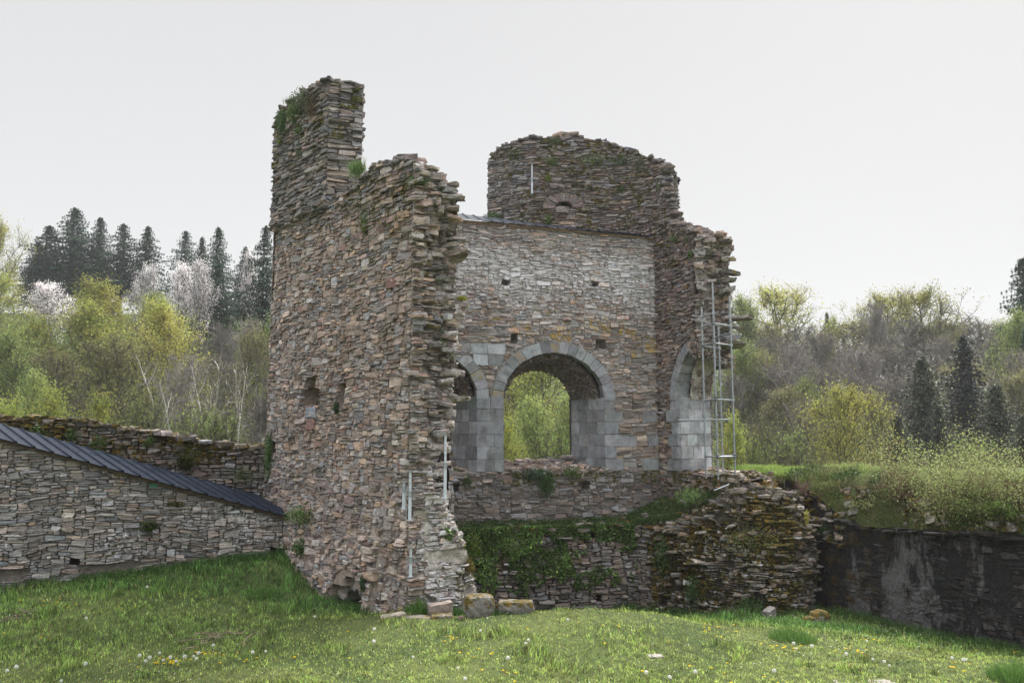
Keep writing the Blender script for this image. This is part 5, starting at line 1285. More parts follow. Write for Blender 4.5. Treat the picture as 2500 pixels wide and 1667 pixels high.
# ------------------------------------------------------------------ adjustable steel props
def prop(px0, py0, px1, py1, Y, label, handle=True, frac=.5, r=.030):
    top = P(px0, py0, Y); bot = P(px1, py1, Y); t = empty("steel_prop", bot, label, "prop", "adjustable steel props shoring the masonry")
    L = top[2] - bot[2]; zc_ = bot[2] + L * frac; top = np.array([bot[0], bot[1], top[2]])
    def at(z): return (bot[0], bot[1], z)
    m = MB(); tube(m, at(bot[2]), at(zc_), r, r, 12, (.6, .65, .7)); m.build("outer_tube", M_PROP, t)
    m = MB(); tube(m, at(zc_ - .02), at(top[2]), r * .8, r * .8, 12, (.6, .65, .7)); m.build("inner_tube", M_PROP, t)
    m = MB()
    z = zc_ + .10
    while z < top[2] - .05: tube(m, (bot[0], bot[1] - r * .80, z), (bot[0], bot[1] - r * .84, z), .009, .009, 8, (.02, .02, .02)); z += .10
    if m.n: m.build("pin_hole", M_DARKJ, t)
    m = MB(); tube(m, at(zc_ - .05), at(zc_ + .06), r * 1.28, r * 1.28, 12, (.5, .5, .5)); tube(m, at(zc_ + .05), at(zc_ + .065), r * 1.6, r * 1.6, 12, (.5, .5, .5)); m.build("collar", M_GALV, t)
    m = MB(); box(m, at(bot[2] + .004), (.12, .12, .008)); m.build("foot_plate", M_GALV, t)
    m = MB(); box(m, at(top[2] - .004), (.12, .12, .008)); m.build("head_plate", M_GALV, t)
    if handle:
        m = MB()
        for sg in (-1, 1):
            pts = [np.array([bot[0] + sg * (r * 1.2 + .045 * math.sin(a)), bot[1] - .02, zc_ - .09 * math.cos(a)]) for a in np.linspace(.2, 2.94, 9)]
            for q in range(8): tube(m, pts[q], pts[q + 1], .006, .006, 6, (.5, .5, .5))
        m.build("handle", M_GALV, t)
prop(985, 1176, 985, 1243, 15.75, "shortest steel prop tucked left of the longer one on the pier", True, .72)
prop(1000, 1148, 1000, 1270, 15.62, "steel prop at the pier corner with holes and collar at mid height", True, .52)
prop(1002, 1334, 1002, 1408, 15.70, "short steel prop with looped handle low on the pier corner", True, .55)
prop(1088, 1058, 1086, 1217, 16.05, "longest steel prop standing in the notch of the pier", False, .5)
prop(1298, 400, 1299, 474, 25.55, "steel prop high up against the upper turret", False, .45)

# ------------------------------------------------------------------ scaffold tower
sc = empty("scaffold_tower", (5.4, 21.6, 2.3), "slender galvanised scaffold tower standing under the broken right arch", "scaffold")
S2 = np.array([5.22, 21.0]); S4 = np.array([5.79, 21.5]); S1 = np.array([5.08, 21.7]); S3 = S1 + S4 - S2
sdat = [(S1, 750, 1152), (S2, 690, 1166), (S3, 797, 1152), (S4, 722, 1168)]
for (S, a, b) in sdat:
    zt_a, zb_b = ZY(a, S[1]), 2.42
    m = MB(); tube(m, (S[0], S[1], zb_b), (S[0], S[1], zt_a), .0242, .0242, 12, (.5, .5, .5)); st_ = m.build("standard", M_GALV, sc)
    m = MB(); z = zb_b + .12
    while z < zt_a - .1: tube(m, (S[0], S[1], z - .006), (S[0], S[1], z + .006), .055, .055, 10, (.5, .5, .5)); tube(m, (S[0], S[1], z - .03), (S[0], S[1], z + .03), .03, .03, 10, (.5, .5, .5)); z += .5
    q = m.build("rosette", M_GALV, origin=(sc.location.x, sc.location.y, sc.location.z)); q.parent = st_; q.location = (0, 0, 0)
    m = MB(); tube(m, (S[0], S[1], 2.22), (S[0], S[1], zb_b + .05), .018, .018, 10, (.3, .2, .15)); box(m, (S[0], S[1], 2.225), (.15, .15, .01)); m.build("base_jack", M_RUST, sc)
def ledger(A, B, py, ex=.05):
    z = ZY(py, 21.5); A = np.r_[A, z]; B = np.r_[B, z]; d = (B - A) / np.linalg.norm(B - A)
    m = MB(); tube(m, A - d * ex, B + d * ex, .0242, .0242, 12, (.5, .5, .5))
    for c in (A, B): box(m, c, (.075, .075, .075), None, (.5, .5, .5))
    m.build("ledger", M_GALV, sc)
for a, b, y_ in ((S1, S2, 772), (S1, S2, 796), (S2, S4, 796), (S3, S4, 812), (S1, S2, 842), (S2, S4, 843), (S1, S3, 843), (S1, S2, 977), (S2, S4, 977), (S1, S2, 1114), (S2, S4, 1114), (S3, S4, 1114)): ledger(a, b, y_)
z = ZY(1024, 21.8); m = MB(); e0 = P(1652, 1024, 22.6); tube(m, (e0[0], 22.4, z), (S3[0] + .12, S3[1] - .45, z), .0242, .0242, 10, (.5, .5, .5)); m.build("brace_rod", M_GALV, sc)
m = MB(); q = P(1762, 1192, 20.9); box(m, (q[0], q[1], q[2] + .03), (.42, .04, .02), [[.9, 0, .35], [0, 1, 0], [-.35, 0, .9]], (.7, .7, .7)); o = m.build("loose_metal_strip", M_PROP, origin=q); tag(o, "pale metal strip lying on stones below the scaffold", "metal strip")

# ------------------------------------------------------------------ grass and shrubs on the bank
rs = np.random.RandomState(60)
def bank_grass(n, v0, v1, s0, s1, h0, h1, w, colA, colB, name, label=None, pw=1.0, thr=None):
    s_ = rs.uniform(s0, s1, n); v = v0 + (v1 - v0) * rs.rand(n) ** pw; p = bank_pt(s_, v)
    k = fbm(p[:, 0] * 1.5, p[:, 1] * 1.5 + p[:, 2], 140, 3)
    if thr: q = k > thr; p, k, v = p[q], k[q], v[q]
    hh = rs.uniform(h0, h1, len(p)) * (.6 + .8 * k)
    t = np.clip(sstep(.35, .65, k) + rs.randn(len(p)) * .15, 0, 1)[:, None]
    c = np.array(colA) * (1 - t) + np.array(colB) * t
    m = MB(); out = -np.array([[bo[0], bo[1]]]) * sstep(.5, .0, v)[:, None] * .3
    blades(m, p, hh, w, rs, c, .25, .4, out); o = m.build(name, M_BLADE, origin=(0, 0, 0)); return tag(o, kind="stuff")
bank_grass(26000, .0, 3.2, 0, 19, .05, .16, .010, (.13, .19, .05), (.22, .27, .10), "bank_grass", pw=.8)
bank_grass(14000, .0, 1.1, 3, 19, .14, .40, .008, (.26, .20, .12), (.17, .17, .07), "dry_grass", thr=.47)
bank_grass(9000, .5, 2.4, 2, 19, .12, .30, .010, (.22, .30, .08), (.30, .36, .13), "crest_grass", thr=.45)
bank_grass(13000, 0.0, 2.4, 0, 3.4, .08, .18, .010, (.17, .27, .05), (.25, .34, .09), "sun_tinted_grass")  # brighter copy of the bank grass, sunlight put into its blade colours
# low herbs hanging over the edge
m = MB(); s_ = 2.2 + 16.8 * rs.rand(46000) ** 1.35; v = rs.uniform(.0, 1.25, 46000); p = bank_pt(s_, v); k = fbm(p[:, 0] * 1.8, p[:, 1] * 1.8 + p[:, 2] * 1.5, 150, 3)
q = k > .43; p, k = p[q], k[q]; p = p + rs.randn(len(p), 3) * np.array([.05, .05, .03]) + np.array([0, 0, 1.]) * (rs.rand(len(p), 1) ** 2 * .22)
t = sstep(.45, .7, fbm(p[:, 0] * 1.2, p[:, 2] * 3, 151, 2))[:, None]
leaves(m, p, .05, rs, np.array([.050, .085, .024]) * (1 - t) + np.array([.14, .18, .055]) * t, .35, .6)
o = m.build("bank_herbs", M_LEAF, origin=(0, 0, 0)); tag(o, kind="stuff")
m = MB(); s_ = rs.uniform(1.5, 8, 7000); v = rs.uniform(-.03, .5, 7000); p = bank_pt(s_, v); k = fbm(p[:, 0] * 2.2, p[:, 1] * 2.2 + p[:, 2], 155, 3) > .5; p = p[k]
leaves(m, p + rs.randn(len(p), 3) * .03, .04, rs, np.array([.16, .10, .025]), .3, 1.0); o = m.build("bank_moss", M_LEAF, origin=(0, 0, 0)); tag(o, kind="stuff")

m = MB(); s_ = rs.uniform(4.0, 12, 260); v = rs.uniform(0, .45, 260); p = bank_pt(s_, v); q = fbm(p[:, 0] * 1.5, p[:, 1] * 1.5, 156, 2) > .56; p = p[q] + np.array([0, 0, .03])
slabs(m, p, rs, 'pile', (.12, .42), (.05, .14), None, .2, .7, .3); o = m.build("bank_stones", M_MOSSY, origin=(0, 0, 0)); tag(o, kind="stuff")
m = MB(); s_ = rs.uniform(2.5, 19, 2600); v = rs.uniform(0, 1.2, 2600); p = bank_pt(s_, v); q = fbm(p[:, 0] * 1.1, p[:, 1] * 1.1, 157, 2) > .5; p = p[q]; n = len(p)
d = rs.randn(n, 3) * .16 + np.array([0, 0, .22]); polytubes(m, p, p + d, np.full(n, .004), np.full(n, .002), 3, np.array([.20, .15, .11])); polytubes(m, p + d, p + d * 1.5 + rs.randn(n, 3) * .06 - [0, 0, .06], np.full(n, .002), np.full(n, .001), 3, np.array([.22, .17, .12]))
o = m.build("dry_stems", M_BARK, origin=(0, 0, 0)); tag(o, kind="stuff")
def bush(name, base, rad, h, n, size, col, col2, label, cat, stems=14, seed=0, arch=.5, stemcol=(.16, .10, .07), mat=None, lobes=9):
    r = np.random.RandomState(seed); t = empty(name, base, label, cat); base = np.array(base, float)
    m = MB(); S0 = []; S1 = []; R0 = []; R1 = []; tips = []
    for k in range(stems):
        a = r.uniform(0, 6.28); L = h * r.uniform(.6, 1.1); p = base + np.r_[r.randn(2) * rad * .15, 0]; d = np.array([math.cos(a) * .3, math.sin(a) * .3, 1.0]) ; d /= np.linalg.norm(d); rr = .012
        for q in range(6):
            d = d + np.r_[math.cos(a) * arch * .35, math.sin(a) * arch * .35, -.10 * arch] + r.randn(3) * .12; d /= np.linalg.norm(d)
            p2 = p + d * L / 6 * np.r_[rad / h * 1.2 + .4, rad / h * 1.2 + .4, 1]; S0.append(p); S1.append(p2); R0.append(rr); R1.append(rr * .75); rr *= .75
            for _ in range(3):
                e_ = p2 + r.randn(3) * .16 * h; S0.append(p2); S1.append(e_); R0.append(rr * .5); R1.append(.002); tips.append(e_); tips.append((e_ + p2) / 2)
            p = p2; tips.append(p)
    polytubes(m, S0, S1, R0, R1, 4, stemcol); m.build("stems", M_BARK, t)
    tips = np.array(tips); k = r.randint(0, len(tips), n); c = tips[k] + r.randn(n, 3) * .055 * (h + .3)
    w = np.clip(r.rand(n, 1), 0, 1); m = MB(); leaves(m, c, size, r, np.array(col) * (1 - w) + np.array(col2) * w, .22, .5); m.build("foliage", mat or M_LEAF, t); return t
def bank_base(px, v=.6):
    ss = np.linspace(0, bl_k[-1], 400); p = bank_pt(ss, np.full(400, v)); X, _ = project(p); return tuple(p[np.argmin(np.abs(X - px))])
LGc, LG2 = (.22, .28, .09), (.34, .38, .16)
b_ = bank_base(2330, .25); bush("bramble_bush", (b_[0], b_[1], b_[2] - .1), 1.0, 2.1, 9000, .04, LGc, LG2, "tall pale green bush with arching sprays on the bank", "bush", 26, 1, .5)
b_ = bank_base(2215, .3); bush("bramble_bush", (b_[0], b_[1], b_[2] + .05), .6, 1.2, 1500, .035, (.12, .16, .05), LG2, "low thin bush of brown twigs left of the tall pale bush", "bush", 22, 2, .5)
b_ = bank_base(2465, .35); bush("bramble_bush", (b_[0], b_[1], b_[2] - .05), .8, 1.7, 6500, .035, LGc, LG2, "bright leafy bush at the right edge of the picture on the bank", "bush", 22, 3, .6)
b_ = bank_base(2400, .2); bush("bramble_bush", (b_[0], b_[1], b_[2] - .1), .55, .6, 3200, .04, (.10, .17, .04), LGc, "deep green bush hanging over the dark wall below the tall pale bush", "bush", 20, 4, .8)
b_ = bank_base(2480, .2); bush("bramble_bush", (b_[0], b_[1], b_[2] - .05), .45, .5, 2200, .045, (.09, .16, .035), (.15, .22, .05), "broad leaved dark green bush above the wall at the right edge", "bush", 16, 5, .8)
b_ = bank_base(2110, .2); bush("hawthorn_sprig", (b_[0], b_[1], b_[2] - .1), .3, .45, 800, .04, (.15, .22, .06), LG2, "small fresh green sprig on the bank left of the bushes", "shrub", 10, 6, .7)
b_ = bank_base(2060, .4); bush("foxglove", (b_[0] - .9, b_[1] + .4, b_[2] - .25), .15, .5, 120, .04, (.12, .18, .05), (.22, .05, .18), "small purple flowering plant on the bank crest near the heap", "plant", 7, 16, .3)
# dead flower stalks standing on the bank
for k, (px, top) in enumerate(((2153, 1108), (2174, 1110), (2222, 1116), (2228, 1128))):
    b_ = np.array(bank_base(px, .8)); zt_ = P(px, top, b_[1])[2]; m = MB(); tube(m, (b_[0], b_[1], b_[2] - .05), (b_[0] - .02, b_[1], zt_), .008, .005, 5, (.28, .23, .17))
    for q in range(14): a = rs.uniform(0, 6.28); tube(m, (b_[0] - .02, b_[1], zt_ - .03), (b_[0] - .02 + .06 * math.cos(a), b_[1] + .06 * math.sin(a), zt_ + rs.uniform(-.01, .04)), .002, .002, 4, (.3, .25, .2))
    o = m.build("dead_stalk", M_BARK, origin=b_); tag(o, ["tallest dry flower stalk leftmost on the bank crest", "dry flower stalk just right of the tallest one", "short dry stalk beside the twiggy bush", "shortest dry stalk against the twiggy bush"][k], "stalk", "dry stalks on the bank")

# ------------------------------------------------------------------ plants on the masonry
def tuft(name, anchor, nrm, r, n, size, col, label, kind="leaf", droop=.3, jit=.25, cat="plant", ell=(1, 1, 1)):
    rr = np.random.RandomState(abs(hash((round(float(anchor[0]), 2), round(float(anchor[2]), 2)))) % 10000)
    t = MB(); anchor = np.asarray(anchor, float); nrm = np.asarray(nrm, float)
    if kind == "grass":
        p = anchor + rr.randn(n, 3) * np.array([.5, .3, .2]) * r * np.array(ell) * .8 - nrm * .03
        o_ = np.tile(nrm[:2] * .5, (n, 1)); blades(t, p, size * rr.uniform(.5, 1.3, n), .009, rr, np.array(col), jit, .5, o_); mat = M_BLADE
    else:
        d = rr.randn(n, 3); d /= np.linalg.norm(d, axis=1, keepdims=True); p = anchor + d * (rr.rand(n, 1) ** .5) * r * np.array(ell) + nrm * r * .25; p[:, 2] -= droop * r * rr.rand(n)
        leaves(t, p, size, rr, np.array(col), jit, .6, .5); mat = M_LEAF
    o = t.build(name, mat, origin=anchor); return tag(o, label, cat)
def on(surf, px, py, d=.03):
    u, z = surf.find(px, py); u = np.array([u]); z = np.array([z]); return surf.pt(u, z, surf.off(u, z) + d)[0], surf.normal(u, z)[0]
G1, G2, G3, GY = (.075, .14, .04), (.12, .19, .06), (.055, .10, .04), (.20, .25, .05)
spec = [
 (hb, 730, 278, "wall_fern", .24, 900, .055, G2, "leaf", "bright green leafy plant high on the left face of the tall stub", (1, 1, 1.2)),
 (hb, 722, 256, "wall_grass", .24, 500, .16, (.09, .12, .06), "grass", "grey green grass mass under the top left of the tall stub", (1, 1, 1)),
 (hb, 752, 246, "wall_herb", .34, 1100, .045, (.085, .12, .055), "leaf", "dense grey green herbs near the top of the tall stub", (1, 1, 1)),
 (hb, 770, 262, "dry_tuft", .38, 700, .17, (.16, .12, .075), "grass", "brown dry tuft hanging on the tall stub beside its corner", (.8, 1, 2.6)),
 (hb, 700, 300, "wall_herb", .22, 650, .05, G1, "leaf", "green herb patch on the left edge of the tall stub", (1, 1, 1.6)),
 (hb, 738, 318, "wall_fern", .14, 160, .06, G2, "leaf", "small fern alone in the middle of the tall stub", (1, 1, 1)),
 (hb, 690, 345, "wall_herb", .12, 120, .05, GY, "leaf", "small yellow green herb near the left edge of the tall stub", (1, 1, 1)),
 (hb, 735, 372, "wall_herb", .11, 110, .045, G1, "leaf", "little green herb below the fern on the tall stub", (1, 1, 1)),
 (hf, 868, 222, "moss_cushion", .10, 380, .03, (.09, .10, .015), "leaf", "moss cushion at the upper right corner of the tall stub", (1.2, 1, .8)),
 (hf, 866, 246, "moss_cushion", .13, 480, .03, (.10, .11, .015), "leaf", "larger moss cushion on the right edge of the tall stub", (1.3, 1, .8)),
 (outer, 896, 540, "wall_herb", .16, 200, .045, G2, "leaf", "green herb growing high on the brown outer face", (.8, 1, 2)),
 (outer, 868, 405, "wall_grass", .26, 420, .22, G2, "grass", "tall green grass in the saddle between the stub and the lower top", (1, 1, 2)),
 (outer, 900, 565, "moss_patch", .12, 280, .03, (.13, .13, .02), "leaf", "yellow moss patch high on the outer face left of the corner", (1, 1, .8)),
 (outer, 828, 995, "wall_fern", .11, 240, .05, G3, "leaf", "dark green fern in a crack below the middle of the outer face", (.6, 1, 1.3)),
 (outer, 762, 1250, "wall_herb", .42, 900, .055, G2, "leaf", "yellow green herbs beside the lower end of the metal roof", (1, 1, .6)),
 (outer, 762, 1330, "wall_fern", .20, 420, .06, G1, "leaf", "fern on the outer face low above the grass slope", (1, 1, 1)),
 (outer, 663, 1110, "ivy_trail", .24, 900, .05, G1, "leaf", "ivy trailing where the mossy wall meets the ruin", (.5, 1, 2.6)),
 (outer, 917, 1418, "wall_herb", .12, 260, .05, G3, "leaf", "dark herb at the right of the low arch hole", (.5, 1, 1.6)),
 (cut, 1015, 445, "wall_herb", .18, 260, .05, G1, "leaf", "green herb with a yellow bloom on the broken top", (1.6, 1, .6)),
 (cut, 1066, 470, "wall_fern", .13, 160, .05, G3, "leaf", "grey green herb under the projecting slate", (.8, 1, 1)),
 (cut, 1113, 612, "moss_cushion", .17, 1300, .03, (.14, .14, .015), "leaf", "big bright moss cushion on the pier edge", (1.3, 1, .7)),
 (cut, 1102, 578, "moss_cushion", .10, 500, .03, (.12, .11, .02), "leaf", "rounded moss cushion above the big bright one", (1, 1, .9)),
 (cut, 1060, 572, "moss_patch", .12, 420, .03, (.11, .09, .015), "leaf", "flat brownish moss on the pier left of the cushions", (1.6, 1, .5)),
 (cut, 1138, 726, "moss_cushion", .09, 520, .028, (.20, .20, .015), "leaf", "upper of the two vivid yellow moss lumps on the pier edge", (1.5, 1, .7)),
 (cut, 1136, 745, "moss_cushion", .10, 520, .028, (.19, .18, .015), "leaf", "lower of the two vivid yellow moss lumps on the pier edge", (1.5, 1, .7)),
 (cut, 1085, 820, "wall_herb", .14, 220, .045, G1, "leaf", "green weeds in the recess of the broken pier", (.8, 1, 1.6)),
 (cut, 1089, 1296, "mullein_rosette", .15, 26, .22, G2, "leaf", "large leaved rosette low on the pier edge", (.7, .7, .7)),
 (cut, 1145, 1385, "moss_cushion", .15, 900, .03, (.14, .11, .02), "leaf", "orange moss clump at the foot of the pier edge", (.8, 1, 1.5)),
 (plin, 1150, 1325, "wall_weed", .30, 520, .05, GY, "leaf", "yellow green weeds beside the pier edge near the ledge", (.9, 1, 1.3)),
 (back, 1300, 1155, "sedum_clump", .28, 900, .05, (.07, .13, .07), "leaf", "blue green plant on the left of the arch sill", (1.2, 1, .7)),
 (back, 1330, 1175, "ivy_trail", .30, 1100, .055, G1, "leaf", "dark leafy trail hanging under the arch sill", (.9, 1, 1.4)),
 (back, 1392, 1148, "wall_weed", .26, 500, .05, G2, "leaf", "green weeds with yellow bloom on the right of the arch sill", (1.2, 1, .7)),
 (back, 1140, 1172, "wall_fern", .13, 260, .05, G1, "leaf", "fern on the wall under the granite pillar", (1, 1, 1.2)),
 (back, 1108, 1150, "wall_grass", .20, 200, .07, G1, "grass", "short green tuft on the ledge left of the granite pillar", (1.4, 1, .4)),
 (tur, 1352, 352, "wall_grass", .30, 420, .16, (.11, .15, .07), "grass", "hazy grass tuft near the crown of the upper turret", (1, 1, 1.4)),
 (tur, 1262, 380, "wall_grass", .30, 380, .16, (.12, .15, .06), "grass", "grass tuft at the upper left shoulder of the turret", (1, 1, 1.8)),
 (tur, 1346, 394, "wall_herb", .22, 300, .05, G2, "leaf", "herb patch above the prop on the turret", (1.3, 1, .7)),
 (tur, 1340, 436, "wall_herb", .12, 200, .05, GY, "leaf", "small bright green herb between the prop and the radial arch", (1, 1, 1)),
 (tur, 1445, 392, "wall_herb", .34, 500, .05, G2, "leaf", "spread of green herbs in the middle of the turret", (1.9, 1, .8)),
 (tur, 1520, 392, "wall_herb", .28, 340, .05, G1, "leaf", "scattered herbs on the right half of the turret", (1.5, 1, .8)),
 (tur, 1565, 410, "wall_grass", .34, 300, .2, (.10, .13, .06), "grass", "greyish grass on the inner corner of the turret", (.8, 1, 2.2)),
 (tur, 1618, 455, "wall_grass", .26, 340, .2, (.13, .18, .06), "grass", "pale green grass tuft at the right edge of the turret", (.8, 1, 2)),
 (tur, 1514, 462, "wall_herb", .15, 200, .05, G1, "leaf", "green herb right of the radial arch", (1.2, 1, .8)),
 (tur, 1365, 501, "wall_grass", .20, 320, .10, G2, "grass", "grass growing inside the small radial arch", (1.3, 1, .3)),
 (tur, 1208, 532, "wall_herb", .30, 600, .055, G1, "leaf", "green bush at the lower left of the turret by the metal coping", (1.3, 1, .7)),
 (tur, 1268, 540, "wall_grass", .30, 400, .14, (.11, .13, .045), "grass", "olive grass on the ledge under the turret", (1.4, 1, .8)),
 (tur, 1340, 535, "wall_herb", .18, 260, .05, G2, "leaf", "small flowering herb under the radial arch", (1, 1, 1)),
 (right, 1655, 590, "wall_grass", .22, 260, .14, (.13, .18, .07), "grass", "pale grass tuft near the top of the right wall", (1.2, 1, 1)),
 (right, 1682, 590, "wall_grass", .16, 160, .12, (.13, .18, .07), "grass", "second pale grass tuft near the top of the right wall", (1, 1, 1)),
 (right, 1689, 622, "wall_herb", .11, 130, .05, G2, "leaf", "small herb below the tufts of the right wall", (.7, 1, 1.5)),
 (plin, 1690, 1205, "creeper_patch", .36, 700, .06, G2, "leaf", "bright leafy creeper under the right arch", (1.3, 1, .7)),
 (plin, 1620, 1345, "ivy_trail", .40, 700, .07, G1, "leaf", "leafy creeper hanging down the middle of the low wall", (.6, 1, 1.5)),
 (plin, 1705, 1440, "nettle_clump", .32, 650, .07, G1, "leaf", "green leafy weed low on the wall left of the heap", (.7, 1, 1.3)),
 (plin, 1840, 1480, "nettle_clump", .34, 800, .06, G1, "leaf", "dark weeds at the foot of the tumbled heap", (1.2, 1, .8)),
 (plin, 1280, 1440, "ivy_trail", .28, 500, .06, G2, "leaf", "light green creeper climbing beside the orange mossed block", (.4, 1, 1.8)),
 (plin, 1945, 1270, "yellow_sapling", .16, 130, .06, (.32, .30, .05), "leaf", "thin sapling with yellow leaves on the heap", (.4, .6, 2.2)),
 (plin, 1840, 1320, "heap_herbs", .5, 700, .05, (.13, .16, .05), "leaf", "thin herbs across the upper face of the heap", (1.6, 1, .8)),
 (lw_, 425, 1226, "moss_cushion", .13, 700, .03, (.09, .09, .012), "leaf", "flat moss cushion high on the sloping wall", (1.8, 1, .5)),
 (lw_, 362, 1278, "wall_fern", .17, 700, .045, (.06, .09, .02), "leaf", "mossy fern tuft in the middle of the sloping wall", (1.3, 1, .8)),
 (lw_, 700, 1345, "nettle_clump", .3, 700, .05, G1, "leaf", "weeds in the corner where the sloping wall meets the ruin", (1, 1, .9)),
 (mw, 455, 1110, "moss_patch", .30, 1500, .035, (.07, .085, .012), "leaf", "thick green moss patch on the mossy wall near its hole", (1.1, 1, 1.0)),
 (mw, 240, 1080, "wall_fern", .22, 400, .05, G1, "leaf", "fern on the mossy wall above the metal roof", (1, 1, 1)),
 (mw, 180, 1060, "wall_fern", .18, 300, .05, G1, "leaf", "small fern under the long coping slab", (1, 1, 1)),
 (mw, 95, 1055, "wall_fern", .22, 350, .05, G1, "leaf", "fern at the far left of the mossy wall", (1, 1, 1)),
 (mw, 365, 1075, "wall_fern", .16, 260, .05, G2, "leaf", "pale fern beside the notch of the mossy wall", (1, 1, 1)),
 (mw, 590, 1155, "wall_herb", .24, 300, .045, G2, "leaf", "scattered herbs on the mossy wall near the tower", (1.6, 1, 1)),
 (dw, 2020, 1300, "wall_grass", .3, 400, .16, G3, "grass", "dark grass clump in the corner beside the heap", (1, 1, 1.4)),
]
for sf, px, py, nm, r_, n_, sz, cl, kd, lb_, el in spec:
    a_, n_v = on(sf, px, py); tuft(nm, a_, n_v, r_, n_, sz, cl, lb_, kd, ell=el)
# creepers covering the low wall: dense mats along the ledge
def ivy_mat(name, u0, u1, z0, z1, n, thr, col, label, sz=.05, seed=0, topheavy=1.0):
    r = np.random.RandomState(seed); u = r.uniform(u0, u1, n); z = z1 - (z1 - z0) * r.rand(n) ** 1.3
    k = .6 * fbm(u * 1.3, z * 1.6, 170 + seed, 4) + .4 * fbm(u * 4.5, z * 4.5, 175 + seed, 3) + .28 * topheavy * (z - z0) / (z1 - z0) - .12; q = k > thr; u, z = u[q], z[q]
    p = plin.pt(u, z, plin.off(u, z) + r.uniform(.0, .13, len(u))); t = sstep(.4, .7, fbm(u * 2, z * 2, 9, 2))[:, None]
    m = MB(); leaves(m, p, sz * r.uniform(.6, 1.5, len(p)), r, np.array(col) * (1 - t) + np.array(col) * 1.9 * t, .5, .3, .7); o = m.build(name, M_LEAF, origin=plin.pt(np.array([(u0 + u1) / 2]), np.array([z0]), np.array([0.]))[0]); return tag(o, label, "creeper")
ivy_mat("creeper_mat", .3, 3.8, -.9, zl + .06, 34000, .485, (.10, .16, .045), "dark creeper curtain on the left half of the low wall", seed=1)
ivy_mat("creeper_mat", 3.6, 7.6, -.6, zl + .08, 30000, .50, (.10, .16, .045), "thinner green creeper on the middle of the low wall", seed=2)
# the ledge of grass and herbs between low wall and arches
rs = np.random.RandomState(66)
def band(name, front, backl, n, h, col, kind, seed, thr=.4, sz=.05):
    r = np.random.RandomState(seed); f = np.array(front); b = np.array(backl); k = np.linspace(0, 1, len(f)); u = r.rand(n); v = r.rand(n)
    p = np.stack([np.interp(u, k, f[:, i]) * (1 - v) + np.interp(u, k, b[:, i]) * v for i in range(3)], 1); q = fbm(p[:, 0] * 2, p[:, 1] * 2, seed, 3) > thr; p = p[q]
    m = MB()
    if kind == "grass": blades(m, p, h * r.uniform(.4, 1.3, len(p)), .009, r, np.array(col), .3, .5); o = m.build(name, M_BLADE, origin=(0, 0, 0))
    else: p[:, 2] += r.rand(len(p)) * h; leaves(m, p, sz, r, np.array(col), .3, .6); o = m.build(name, M_LEAF, origin=(0, 0, 0))
    return tag(o, kind="stuff")
band("ledge_grass", topf[:5], tb_[:5], 9000, .15, (.075, .13, .04), "grass", 201); band("ledge_herbs", topf[:5], tb_[:5], 7000, .15, (.06, .11, .03), "leaf", 202)
band("terrace_grass", topf[3:8], tb_[3:8], 13000, .20, (.085, .135, .04), "grass", 203, .42); band("terrace_herbs", topf[3:9], tb_[3:9], 7000, .16, (.12, .17, .05), "leaf", 204, .5)
band("heap_moss", [(p[0], p[1], p[2] + .02) for p in topf[5:]], [(p[0], p[1], p[2] + .02) for p in tb_[5:]], 6000, .05, (.20, .14, .03), "leaf", 205, .5, .04)
# long grass along the feet of the walls
m = MB()
for sf, u0, u1, n in ((lw_, 5, WLn, 7000), (plin, 0, plin.U, 7000), (dw, 2, dw.U, 6000), (outer, 0, 5.6, 2500), (cut, .2, CS, 1500)):
    u = rs.uniform(u0, u1, n); b_ = sf.base(u, sf.ip(sf.f[:, 2], u) + .3); nn = sf.normal(u, sf.ip(sf.f[:, 2], u) + .3); d = rs.rand(n) ** 1.5 * .45 + .05
    x = b_[:, 0] + nn[:, 0] * d; y = b_[:, 1] + nn[:, 1] * d; k = fbm(x * 1.7, y * 1.7, 210, 3) > .42; x, y = x[k], y[k]
    blades(m, np.stack([x, y, ground(x, y) - .01], 1), rs.uniform(.08, .26, len(x)), .009, rs, np.array([.07, .14, .035]), .3, .35)
o = m.build("wall_foot_grass", M_BLADE, origin=(0, 0, 0)); tag(o, kind="stuff")
for px, py, r_, hh, lab in ((1935, 1562, .38, .34, "big bright grass tussock in the lawn near the heap"), (1020, 1500, .22, .42, "tall grass tussock beside the broken stone block"), (2480, 1662, .35, .40, "dark leafy grass tussock in the bottom right corner"), (640, 1455, .4, .26, "dark grass tussock on the shaded slope"), (1115, 1500, .3, .24, "tall weedy grass between the broken block and the boulder"), (1222, 1500, .25, .22, "weedy grass between the boulder and the long mossed block"), (1320, 1492, .3, .18, "weedy grass right of the long mossed block")):
    h = hit(px, py); a = rs.uniform(0, 6.28, 900); q = rs.rand(900) ** .6 * r_; x = h[0] + q * np.cos(a); y = h[1] + q * np.sin(a); m = MB()
    blades(m, np.stack([x, y, ground(x, y) - .02], 1), hh * rs.uniform(.4, 1.1, 900) * (1 - .5 * q / r_), .009, rs, np.array([.10, .19, .045]), .25, .25, np.stack([np.cos(a), np.sin(a)], 1) * (q / r_)[:, None] * .5)
    o = m.build("grass_tussock", M_BLADE, origin=h); tag(o, lab, "grass tussock", "grass tussocks in the lawn")

